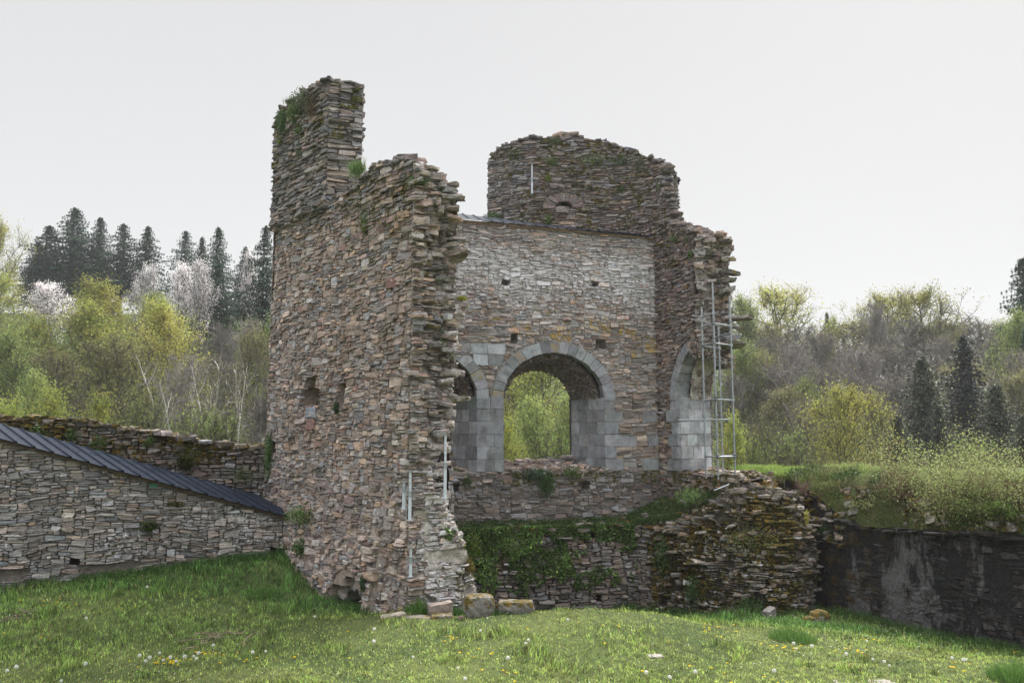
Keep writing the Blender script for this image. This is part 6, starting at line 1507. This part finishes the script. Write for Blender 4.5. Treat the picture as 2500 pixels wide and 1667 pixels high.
# ------------------------------------------------------------------ trees
def tree_mat(name, trans, spread=.25):
    m = leaf_material(name, trans); t = m.node_tree; oi = t.nodes.new("ShaderNodeObjectInfo")
    ca = [n for n in t.nodes if n.bl_idname == "ShaderNodeVertexColor"][0]
    mr = t.nodes.new("ShaderNodeMapRange"); mr.inputs[3].default_value = 1 - spread; mr.inputs[4].default_value = 1 + spread; t.links.new(oi.outputs["Random"], mr.inputs[0])
    mx = t.nodes.new("ShaderNodeMix"); mx.data_type = 'RGBA'; mx.blend_type = 'MULTIPLY'; mx.inputs[0].default_value = 1
    t.links.new(ca.outputs[0], mx.inputs[6]); t.links.new(mr.outputs[0], mx.inputs[7])
    for n in t.nodes:
        if n.bl_idname == "ShaderNodeBsdfPrincipled": t.links.new(mx.outputs[2], n.inputs["Base Color"])
        if n.bl_idname == "ShaderNodeBsdfTranslucent": t.links.new(mx.outputs[2], n.inputs[0])
    return m
M_TLEAF = tree_mat("spring_leaf", .5); M_TNEED = tree_mat("fir_needle", .12); M_TWIG = tree_mat("twig", .0, .2)
def skeleton(r, h, rad, r0, nmain, nsub, ntw, lean=0., low=.25, upward=.5, multi=1):
    """branching skeleton: trunk segments, limb segments, twig segments, twig ends"""
    T = []; Lb = []; Tw = []; ends = []
    def walk(p, d, L, rr, n, store, jit, up, rend=.35):
        pts = [p]; 
        for q in range(n):
            d = d + r.randn(3) * jit; d[2] += up; d = d / np.linalg.norm(d); p2 = p + d * L / n; a = rr * (1 - (1 - rend) * q / n); b = rr * (1 - (1 - rend) * (q + 1) / n)
            store.append((p, p2, a, b)); p = p2; pts.append(p)
        return pts, d
    for mt_ in range(multi):
        a0 = r.uniform(0, 6.28); ld = lean + (.25 if multi > 1 else 0)
        pts, dd = walk(np.r_[r.randn(2) * .2 * (multi > 1), -.5], np.array([math.cos(a0) * ld, math.sin(a0) * ld, 1.]), h * .92, r0 / (1 + .4 * (multi > 1)), 8, T, .06, .04, .15)
        pts = np.array(pts)
        for k in range(nmain // multi):
            f = low + (1 - low) * (k + r.rand()) / (nmain // multi); f = min(f, .99); p = np.array([np.interp(f * 8, range(9), pts[:, i]) for i in range(3)])
            a = k * 2.4 + r.uniform(-.5, .5); spread = rad * (1.0 - .75 * max(0, (f - .45) / .55) ** 1.3) * (.7 + .3 * min(1, (f - low + .15) / .25)); L = spread * r.uniform(.75, 1.15)
            pm, dm = walk(p, np.array([math.cos(a), math.sin(a), upward + .5 * f]), L, r0 * .38 * (1 - .6 * f), 5, Lb, .14, .07)
            for s_ in range(nsub):
                g = r.uniform(.2, 1.0); p_ = np.array([np.interp(g * 5, range(6), np.array(pm)[:, i]) for i in range(3)]); d_ = dm * .6 + r.randn(3) * .6; d_[2] += .25; d_ /= np.linalg.norm(d_)
                ps, ds = walk(p_, d_, L * r.uniform(.28, .5), r0 * .12, 3, Lb, .2, .06)
                for w_i in range(ntw):
                    g = r.uniform(.1, 1.0); q_ = np.array([np.interp(g * 3, range(4), np.array(ps)[:, i]) for i in range(3)]); d2 = ds * .5 + r.randn(3) * .6; d2[2] += .3; d2 /= np.linalg.norm(d2)
                    pw, _ = walk(q_, d2, L * r.uniform(.12, .26), .022, 2, Tw, .25, .05); ends += pw[1:]
    return T, Lb, Tw, np.array(ends)
def segs(mb, S, n, col, rmin=.0):
    if not S: return
    polytubes(mb, np.array([s[0] for s in S]), np.array([s[1] for s in S]), np.maximum([s[2] for s in S], rmin), np.maximum([s[3] for s in S], rmin * .8), n, col)
protos = {}
def proto_broad(key, seed, h, rad, leafcol, leafcol2, nleaf, lsize, bark=(.10, .085, .07), twig=(.15, .12, .10), nmain=26, nsub=8, ntw=6, low=.22, upward=.5, scatter=.45, multi=1, lean=0., trunk_r=.22, twig_r=.014):
    r = np.random.RandomState(seed); T, Lb, Tw, E = skeleton(r, h, rad, trunk_r, nmain, nsub, ntw, lean, low, upward, multi)
    mt = MB(); segs(mt, T, 7, bark); segs(mt, Lb, 4, bark, .012); me_t = mt
    mc = MB(); segs(mc, Tw, 3, twig, twig_r)
    if nleaf:
        k = r.randint(0, len(E), nleaf); c = E[k] + r.randn(nleaf, 3) * scatter * (.35 + r.rand(nleaf, 1)); tt = sstep(.3, .7, fbm(c[:, 0] * .7 + c[:, 1] * .5, c[:, 2] * .7, seed, 2))[:, None]
        leaves(mc, c, lsize, r, (np.array(leafcol) * (1 - tt) + np.array(leafcol2) * tt) * 1.3, .22, .6, .6)
    protos[key] = (me_t, mc, h, rad, seed)
def proto_conifer(key, seed, h, rad, col, gap=.45, base=.12, full=1.0, droop=.35):
    r = np.random.RandomState(seed); mt = MB(); tube(mt, (0, 0, -.5), (r.randn() * .1, r.randn() * .1, h * .97), .2, .02, 7, (.075, .06, .05)); C = []; A = []; S = []; B0 = []; B1 = []
    z = base * h
    while z < h * .99:
        f = (z / h - base) / (1 - base); R = rad * (1 - f) ** .72 * (.45 + .55 * min(1, f / .12 + .3)) + .12; nb = int(6 + 5 * (1 - f)); a0 = r.uniform(0, 6.28)
        for k in range(nb):
            a = a0 + k * 6.283 / nb + r.uniform(-.35, .35); L = R * r.uniform(.45, 1.2) * (.62 + .7 * float(vnoise(a * .9 + 3, z * .7, seed))); dz = r.uniform(-.2, .2) * gap; n = max(3, int(L / .26)); ca, sa = math.cos(a), math.sin(a)
            B0.append((0, 0, z + dz)); B1.append((ca * L * .9, sa * L * .9, z + dz - droop * L * .5 + .12 * L))
            for q in range(n):
                g = (q + .5 + r.rand() * .5) / n; zz = z + dz + .15 * g * L - droop * L * g ** 1.6
                for _ in range(int(6 * full)):
                    off_ = r.randn() * .16 * L * (1.1 - g) + r.randn() * .07
                    C.append((ca * L * g - sa * off_, sa * L * g + ca * off_, zz + r.randn() * .10 - abs(off_) * .3)); A.append((ca + r.randn() * .5, sa + r.randn() * .5, -.35 + r.randn() * .25)); S.append(.27 * (1.1 - .4 * f))
        z += gap * r.uniform(.7, 1.2) * (1 - .45 * f)
    for q in range(26): C.append((r.randn() * .07, r.randn() * .07, h - r.rand() * .9)); A.append((r.randn() * .4, r.randn() * .4, 1)); S.append(.3)
    C = np.array(C); polytubes(mt, np.array(B0), np.array(B1), np.full(len(B0), .035), np.full(len(B0), .008), 3, (.075, .06, .05))
    mc = MB(); tt = sstep(.3, .7, fbm(C[:, 0] * .8, C[:, 2] * .8, seed, 2))[:, None]; leaves(mc, C, np.array(S), r, np.array(col) * (1 - .35 * tt), .22, .8, .42, aim=np.array(A)); protos[key] = (mt, mc, h, rad, seed)
YG = (.20, .215, .05); YG2 = (.27, .255, .07)
proto_broad("yellow_a", 301, 14, 4.6, YG, YG2, 15000, .17, bark=(.16, .15, .13), twig=(.17, .15, .10), low=.12)
proto_broad("yellow_b", 302, 13, 4.2, (.22, .22, .05), (.18, .22, .055), 11000, .16, bark=(.15, .14, .12), twig=(.18, .16, .10), low=.12, nmain=24)
proto_broad("yellow_bright", 311, 11, 4.6, (.27, .265, .065), (.23, .235, .06), 15000, .13, bark=(.10, .09, .07), twig=(.2, .18, .10), low=.10)
proto_broad("green_a", 303, 12, 4.2, (.135, .185, .06), (.175, .215, .07), 12000, .18, low=.10)
proto_broad("oak_open", 304, 13, 6.0, (.20, .22, .06), (.26, .25, .07), 6200, .20, bark=(.09, .08, .07), low=.35, upward=.35, nmain=20, nsub=8, scatter=.38, trunk_r=.34)
proto_broad("bare_a", 305, 13, 4.4, (.17, .18, .06), (.17, .15, .09), 1500, .13, bark=(.21, .195, .185), twig=(.27, .25, .235), nmain=30, nsub=9, ntw=8, low=.15, upward=.8, twig_r=.018)
proto_broad("bare_b", 306, 12, 4.8, (.16, .16, .07), (.15, .13, .08), 700, .12, bark=(.24, .225, .215), twig=(.29, .265, .25), nmain=28, nsub=10, ntw=8, low=.2, upward=.9, multi=2, twig_r=.018)
proto_broad("olive_a", 310, 12, 4.4, (.13, .135, .055), (.17, .16, .07), 8000, .15, bark=(.15, .14, .12), twig=(.16, .14, .11), nmain=28, nsub=9, ntw=7, low=.12, upward=.7, twig_r=.016)
proto_broad("birch", 307, 13, 2.6, (.17, .18, .06), (.20, .18, .07), 500, .11, bark=(.42, .40, .37), twig=(.20, .17, .15), nmain=22, nsub=6, ntw=6, low=.3, upward=1.3, multi=3, lean=.12, trunk_r=.16)
proto_broad("blossom", 308, 10, 3.6, (.66, .64, .645), (.50, .475, .48), 8500, .14, bark=(.10, .085, .08), nmain=26, nsub=8, ntw=6, low=.2, upward=.9, scatter=.25)
proto_broad("thicket", 309, 7, 3.2, (.12, .16, .045), (.17, .17, .07), 4200, .13, bark=(.13, .115, .10), twig=(.15, .13, .11), nmain=30, nsub=8, ntw=6, low=.03, upward=.9, multi=3, trunk_r=.08)
proto_conifer("fir_a", 321, 18, 3.6, (.042, .085, .050), .42, .1, 1.6); proto_conifer("fir_b", 322, 16, 3.2, (.048, .092, .052), .45, .18, 1.5)
proto_conifer("fir_c", 325, 15, 3.4, (.040, .080, .048), .55, .22, 1.6, .2); proto_conifer("fir_dark", 323, 12, 2.4, (.040, .050, .045), .36, .22, 1.0, .15); proto_conifer("cypress", 324, 12, 4.0, (.085, .105, .068), .34, .04, 1.4, .5)
proto_meshes = {}
KN = {"yellow": "budding_tree", "green": "leafy_tree", "oak": "oak_tree", "bare": "bare_tree", "olive": "bare_tree", "birch": "birch_tree", "blossom": "blossom_tree", "thicket": "scrub_bush", "fir": "fir_tree", "cypress": "conifer_tree"}
def tree(key, px, top, D, wpx, label, group, yaw=None):
    mt, mc, h, rad, sd = protos[key]; p = P(px, top, D); gz = float(ground(p[0], p[1])); s_h = (p[2] - gz) / h; s_w = wpx / F * D / (2 * rad) * (1 + .16 * math.sin(px * 1.3)) * (1.45 if key[:3] in ('fir', 'cyp') else 1.12)
    e_ = empty(KN[key.split('_')[0]], (p[0], p[1], gz), label, "tree" if key != "thicket" else "bush", group)
    e_.scale = (s_w, s_w, s_h); e_.rotation_euler = (0, 0, (px * 1.7 + top) % 6.28 if yaw is None else yaw)
    fir = key.startswith("fir") or key == "cypress"
    for nm, src, mat in (("trunk", mt, M_BARK), ("crown", mc, M_TNEED if fir else M_TLEAF)):
        kk = (key, nm)
        if kk not in proto_meshes:
            o = src.build(nm, mat, origin=(0, 0, 0)); proto_meshes[kk] = o
        else:
            o = proto_meshes[kk].copy(); COL.objects.link(o)
        o.parent = e_; o.location = (0, 0, 0)
    return e_
GL, GR, GA = "trees on the left hillside", "trees on the right hillside", "trees seen through the arch"
TR = [
 # conifers on the left ridge
 ("fir_a", 186, 508, 108, 150, "tallest dark fir on the left ridge", GL), ("fir_c", 122, 550, 106, 110, "dark fir left of the tallest one on the ridge", GL), ("fir_a", 246, 530, 110, 115, "slim dark fir just right of the tallest one", GL),
 ("fir_c", 303, 546, 108, 135, "full dark fir third from the tallest on the ridge", GL), ("fir_b", 362, 552, 110, 110, "dark fir at the right end of the left group, above the blossom", GL), ("fir_a", 95, 590, 104, 100, "low dark fir beside the yellow oak at far left", GL),
 ("fir_c", 455, 563, 108, 80, "compact dark fir standing alone behind the blossom trees", GL), ("fir_a", 535, 555, 84, 120, "broad dark fir right of the blossom trees", GL), ("fir_b", 494, 578, 96, 60, "small fir tip beside the broad fir", GL),
 ("fir_c", 650, 550, 76, 110, "bluish dark fir against the tower edge", GL), ("fir_b", 600, 602, 88, 70, "thin fir between the broad fir and the tower", GL),
 ("oak_open", 18, 538, 84, 190, "yellow green oak on the skyline at the left edge", GL), ("yellow_b", 5, 660, 76, 170, "dense yellow tree below the skyline oak at the left edge", GL),
 ("blossom", 135, 688, 82, 150, "white blossom tree below the leftmost firs", GL), ("blossom", 348, 636, 82, 105, "white blossom tree left of the larger blossom pair", GL), ("blossom", 430, 634, 80, 120, "white blossom tree in the middle of the ridge", GL), ("blossom", 492, 628, 79, 110, "white blossom tree touching the broad fir", GL), ("blossom", 622, 600, 82, 80, "pale blossom tree close to the tower", GL),
 # yellow-green mass
 ("yellow_a", 290, 684, 66, 240, "tall yellow green tree in the middle of the left slope", GL), ("yellow_b", 210, 730, 62, 230, "yellow green tree left of the tallest on the slope", GL), ("green_a", 375, 712, 70, 150, "fresh green tree between the two yellow ones", GL),
 ("yellow_a", 440, 730, 60, 210, "bright yellow topped tree right of centre on the left slope", GL), ("yellow_b", 85, 762, 60, 200, "yellow green tree below the leftmost blossom", GL), ("green_a", 10, 800, 54, 190, "bright green tree at the left edge of the slope", GL),
 ("olive_a", 160, 850, 52, 200, "olive budding tree on the lower left slope", GL), ("olive_a", 300, 820, 50, 240, "olive budding tree in the centre of the lower left slope", GL), ("bare_b", 430, 850, 47, 220, "grey bare tree left of the birches", GL), ("green_a", 80, 900, 45, 150, "fresh green low tree behind the mossy wall at left", GL),
 ("yellow_b", 120, 940, 33, 230, "low bright yellow tree just above the mossy wall", GL), ("yellow_b", 240, 950, 32, 190, "right of the two low bright yellow trees above the mossy wall", GL), ("yellow_b", 30, 965, 32, 160, "low bright yellow tree at the left edge above the mossy wall", GL),
 ("bare_a", 600, 770, 66, 170, "grey bare tree below the bluish fir", GL), ("bare_b", 540, 775, 56, 170, "bare tree with pale limbs below the broad fir", GL), ("birch", 500, 790, 48, 170, "leaning white stemmed birch on the left slope", GL), ("birch", 590, 800, 44, 150, "white stemmed birch nearest the tower", GL),
 ("olive_a", 640, 800, 54, 150, "olive green tree hard against the tower edge", GL), ("green_a", 665, 760, 60, 110, "yellow green tree just showing beside the tower", GL), ("thicket", 460, 985, 36, 170, "brown scrub above the mossy wall left of the birches", GL), ("thicket", 560, 1000, 36, 170, "scrub at the foot of the birches", GL), ("bare_b", 645, 900, 34, 150, "small grey bare tree beside the tower above the wall", GL), ("thicket", 370, 965, 38, 160, "scrub in the middle above the mossy wall", GL), ("birch", 530, 860, 42, 190, "pale stemmed birch leaning among the others", GL),
 # through the arch
 ("yellow_a", 1225, 800, 62, 240, "yellow oak filling the upper left of the arch view", GA), ("yellow_b", 1340, 815, 56, 260, "pale budding tree filling the upper middle of the arch view", GA), ("green_a", 1290, 965, 46, 170, "fresh green tree low in the arch view", GA), ("green_a", 1385, 960, 44, 150, "fresh green tree at the right of the arch view", GA), ("yellow_b", 1235, 1010, 40, 120, "low yellow tree at the left of the arch view", GA), ("thicket", 1330, 1050, 36, 160, "scrub at the sill of the arch view", GA),
 ("olive_a", 1120, 870, 60, 190, "olive tree seen only through the half hidden left arch", GA), ("thicket", 1130, 1000, 38, 180, "scrub seen only through the half hidden left arch", GA),
 # right hillside
 ("oak_open", 1900, 690, 92, 240, "yellow green oak on the skyline right of the ruin", GR), ("oak_open", 2160, 706, 92, 230, "left crown of the two yellow oaks on the right skyline", GR), ("oak_open", 2260, 702, 88, 220, "right crown of the two yellow oaks on the right skyline", GR), ("bare_b", 2130, 728, 84, 150, "grey bare tree in front of the skyline oaks", GR), ("yellow_b", 2035, 770, 92, 90, "small yellow tree left of the skyline oaks", GR), ("fir_b", 2018, 762, 96, 50, "tiny dark fir top on the right skyline", GR),
 ("yellow_b", 2440, 780, 86, 140, "yellow tinted tree on the skyline near the right edge", GR), ("fir_a", 2495, 628, 72, 150, "large blue black fir at the right edge of the skyline", GR), ("green_a", 2480, 752, 66, 130, "vivid green tree under the large fir at the right edge", GR), ("fir_b", 2500, 800, 62, 60, "young fir at the right edge beneath the green tree", GR),
 ("bare_a", 1865, 800, 72, 190, "rounded grey bare tree left of all on the right slope", GR), ("bare_b", 1950, 830, 68, 200, "whitish bare tree on the left of the right slope", GR), ("bare_a", 2040, 800, 74, 200, "brownish bare tree below the small yellow one", GR), ("bare_b", 2110, 830, 70, 190, "bare tree with forking pale trunk on the right slope", GR), ("bare_a", 2200, 830, 72, 200, "tangled bare tree below the skyline oaks", GR), ("bare_a", 2290, 800, 76, 180, "bare tree left of the black fir", GR),
 ("bare_b", 2420, 800, 72, 190, "bare tree right of the black fir", GR), ("bare_a", 2490, 840, 60, 180, "bare tree at the right edge below the vivid green one", GR), ("bare_a", 1800, 800, 74, 130, "bare tree showing behind the scaffold", GR), ("green_a", 1810, 830, 60, 150, "green tree just right of the scaffold", GR), ("green_a", 1800, 720, 84, 120, "pale green tree behind the jutting slates", GR),
 ("yellow_bright", 2050, 938, 42, 215, "bright yellow tree in the middle of the right slope", GR), ("fir_dark", 2350, 818, 58, 125, "black narrow fir standing above the grey green conifers", GR), ("cypress", 2250, 868, 52, 210, "broad grey green conifer left of the black fir", GR), ("cypress", 2290, 985, 44, 150, "dark conifer in front of the broad grey green one", GR), ("cypress", 2430, 935, 48, 240, "broad dull conifer right of the black fir", GR), ("cypress", 2500, 1010, 42, 160, "dull conifer at the right edge above the bushes", GR), ("cypress", 2190, 1010, 44, 130, "low dark conifer right of the bright yellow tree", GR),
 ("olive_a", 1900, 940, 52, 180, "olive tree behind the left end of the grassy bank", GR), ("bare_b", 1970, 960, 44, 170, "grey bare tree left of the bright yellow tree", GR), ("olive_a", 2140, 950, 48, 150, "olive tree between the yellow tree and the conifers", GR), ("green_a", 1960, 920, 58, 110, "green tree glimpsed behind the bare trees", GR), ("olive_a", 1850, 850, 60, 160, "olive tree filling the slope above the bank start", GR),
 ("olive_a", 1880, 790, 86, 230, "brownish budding tree under the skyline oak right of the ruin", GR), ("bare_b", 1985, 785, 84, 220, "grey bare tree in the dip of the right skyline", GR), ("olive_a", 2075, 775, 88, 230, "brownish budding tree left of the skyline oaks", GR), ("bare_a", 2170, 770, 86, 240, "greyish bare tree under the left skyline oak", GR), ("olive_a", 2260, 780, 84, 240, "brownish budding tree under the right skyline oak", GR), ("bare_b", 2350, 765, 88, 240, "grey bare tree on the skyline right of the oaks", GR), ("bare_a", 2420, 770, 86, 220, "bare tree behind the yellow tinted skyline tree", GR), ("olive_a", 2330, 880, 64, 220, "brownish budding tree behind the black fir", GR), ("bare_b", 1900, 880, 60, 240, "grey bare tree low on the left of the right slope", GR), ("bare_a", 2010, 890, 62, 220, "grey bare tree above the bright yellow one", GR), ("bare_b", 2170, 900, 60, 220, "grey bare tree between yellow tree and grey green conifer", GR), ("olive_a", 2470, 900, 56, 200, "brownish budding tree near the right edge above the bushes", GR), ("bare_a", 1790, 900, 58, 140, "grey bare tree low behind the scaffold", GR),
 ("yellow_b", 1790, 1000, 36, 120, "small yellow tree beside the scaffold foot", GR), ("thicket", 1830, 1055, 34, 110, "brownish scrub at the end of the grass slope by the scaffold", GR), ("thicket", 1930, 1040, 38, 150, "scrub behind the left end of the bank", GR), ("thicket", 2080, 1085, 46, 150, "scrub behind the bank below the bright yellow tree", GR), ("thicket", 2340, 1060, 38, 170, "scrub behind the bank below the black fir", GR),
]
for row in TR: tree(*row)
# shaded undergrowth between the trunks
rs = np.random.RandomState(70); n = 52000; y = rs.uniform(36, 100, n); x = rs.uniform(-.72, .72, n) * y; k = fbm(x * .12, y * .12, 160, 3); hgt = rs.rand(n) ** 1.3 * (1.0 + 3.4 * k) * (y < 200)
t = sstep(.4, .65, fbm(x * .2, y * .2, 161, 2))[:, None]; m = MB()
leaves(m, np.stack([x, y, ground(x, y) + hgt], 1), .34, rs, np.array([.095, .10, .06]) * (1 - t) + np.array([.08, .12, .045]) * t, .3, .5)
o = m.build("undergrowth", M_TLEAF, origin=(0, 0, 0)); tag(o, kind="stuff")

rs = np.random.RandomState(77); n = 15000; u = rs.uniform(8.3, plin.U, n); z = rs.uniform(-.9, 2.6, n); k = fbm(u * 2.2, z * 2.6, 300, 3); q = (k > .51) & plin.inside(u, z); u, z, k = u[q], z[q], k[q]
m = MB(); t = sstep(.55, .7, k)[:, None]; leaves(m, plin.pt(u, z, plin.off(u, z) + rs.uniform(.02, .10, len(u))), .045, rs, np.array([.12, .14, .03]) * (1 - t) + np.array([.27, .17, .03]) * t, .3, 1.5, .7)
o = m.build("heap_cushion_moss", M_LEAF, origin=(0, 0, 0)); tag(o, kind="stuff")

# ------------------------------------------------------------------ spring haze in the valley air
hz = MB(); box(hz, (0, 135, 22), (470, 340, 70)); ho = hz.build("haze", None, origin=(0, 135, 22))
hm = bpy.data.materials.new("haze"); hm.use_nodes = True; ht = hm.node_tree; ht.nodes.clear()
h_o = ht.nodes.new("ShaderNodeOutputMaterial"); h_v = ht.nodes.new("ShaderNodeVolumePrincipled")
h_v.inputs["Color"].default_value = (.90, .93, .97, 1); h_v.inputs["Density"].default_value = .0004; h_v.inputs["Anisotropy"].default_value = .2
ht.links.new(h_v.outputs[0], h_o.inputs["Volume"]); ho.data.materials.append(hm); tag(ho, kind="stuff")
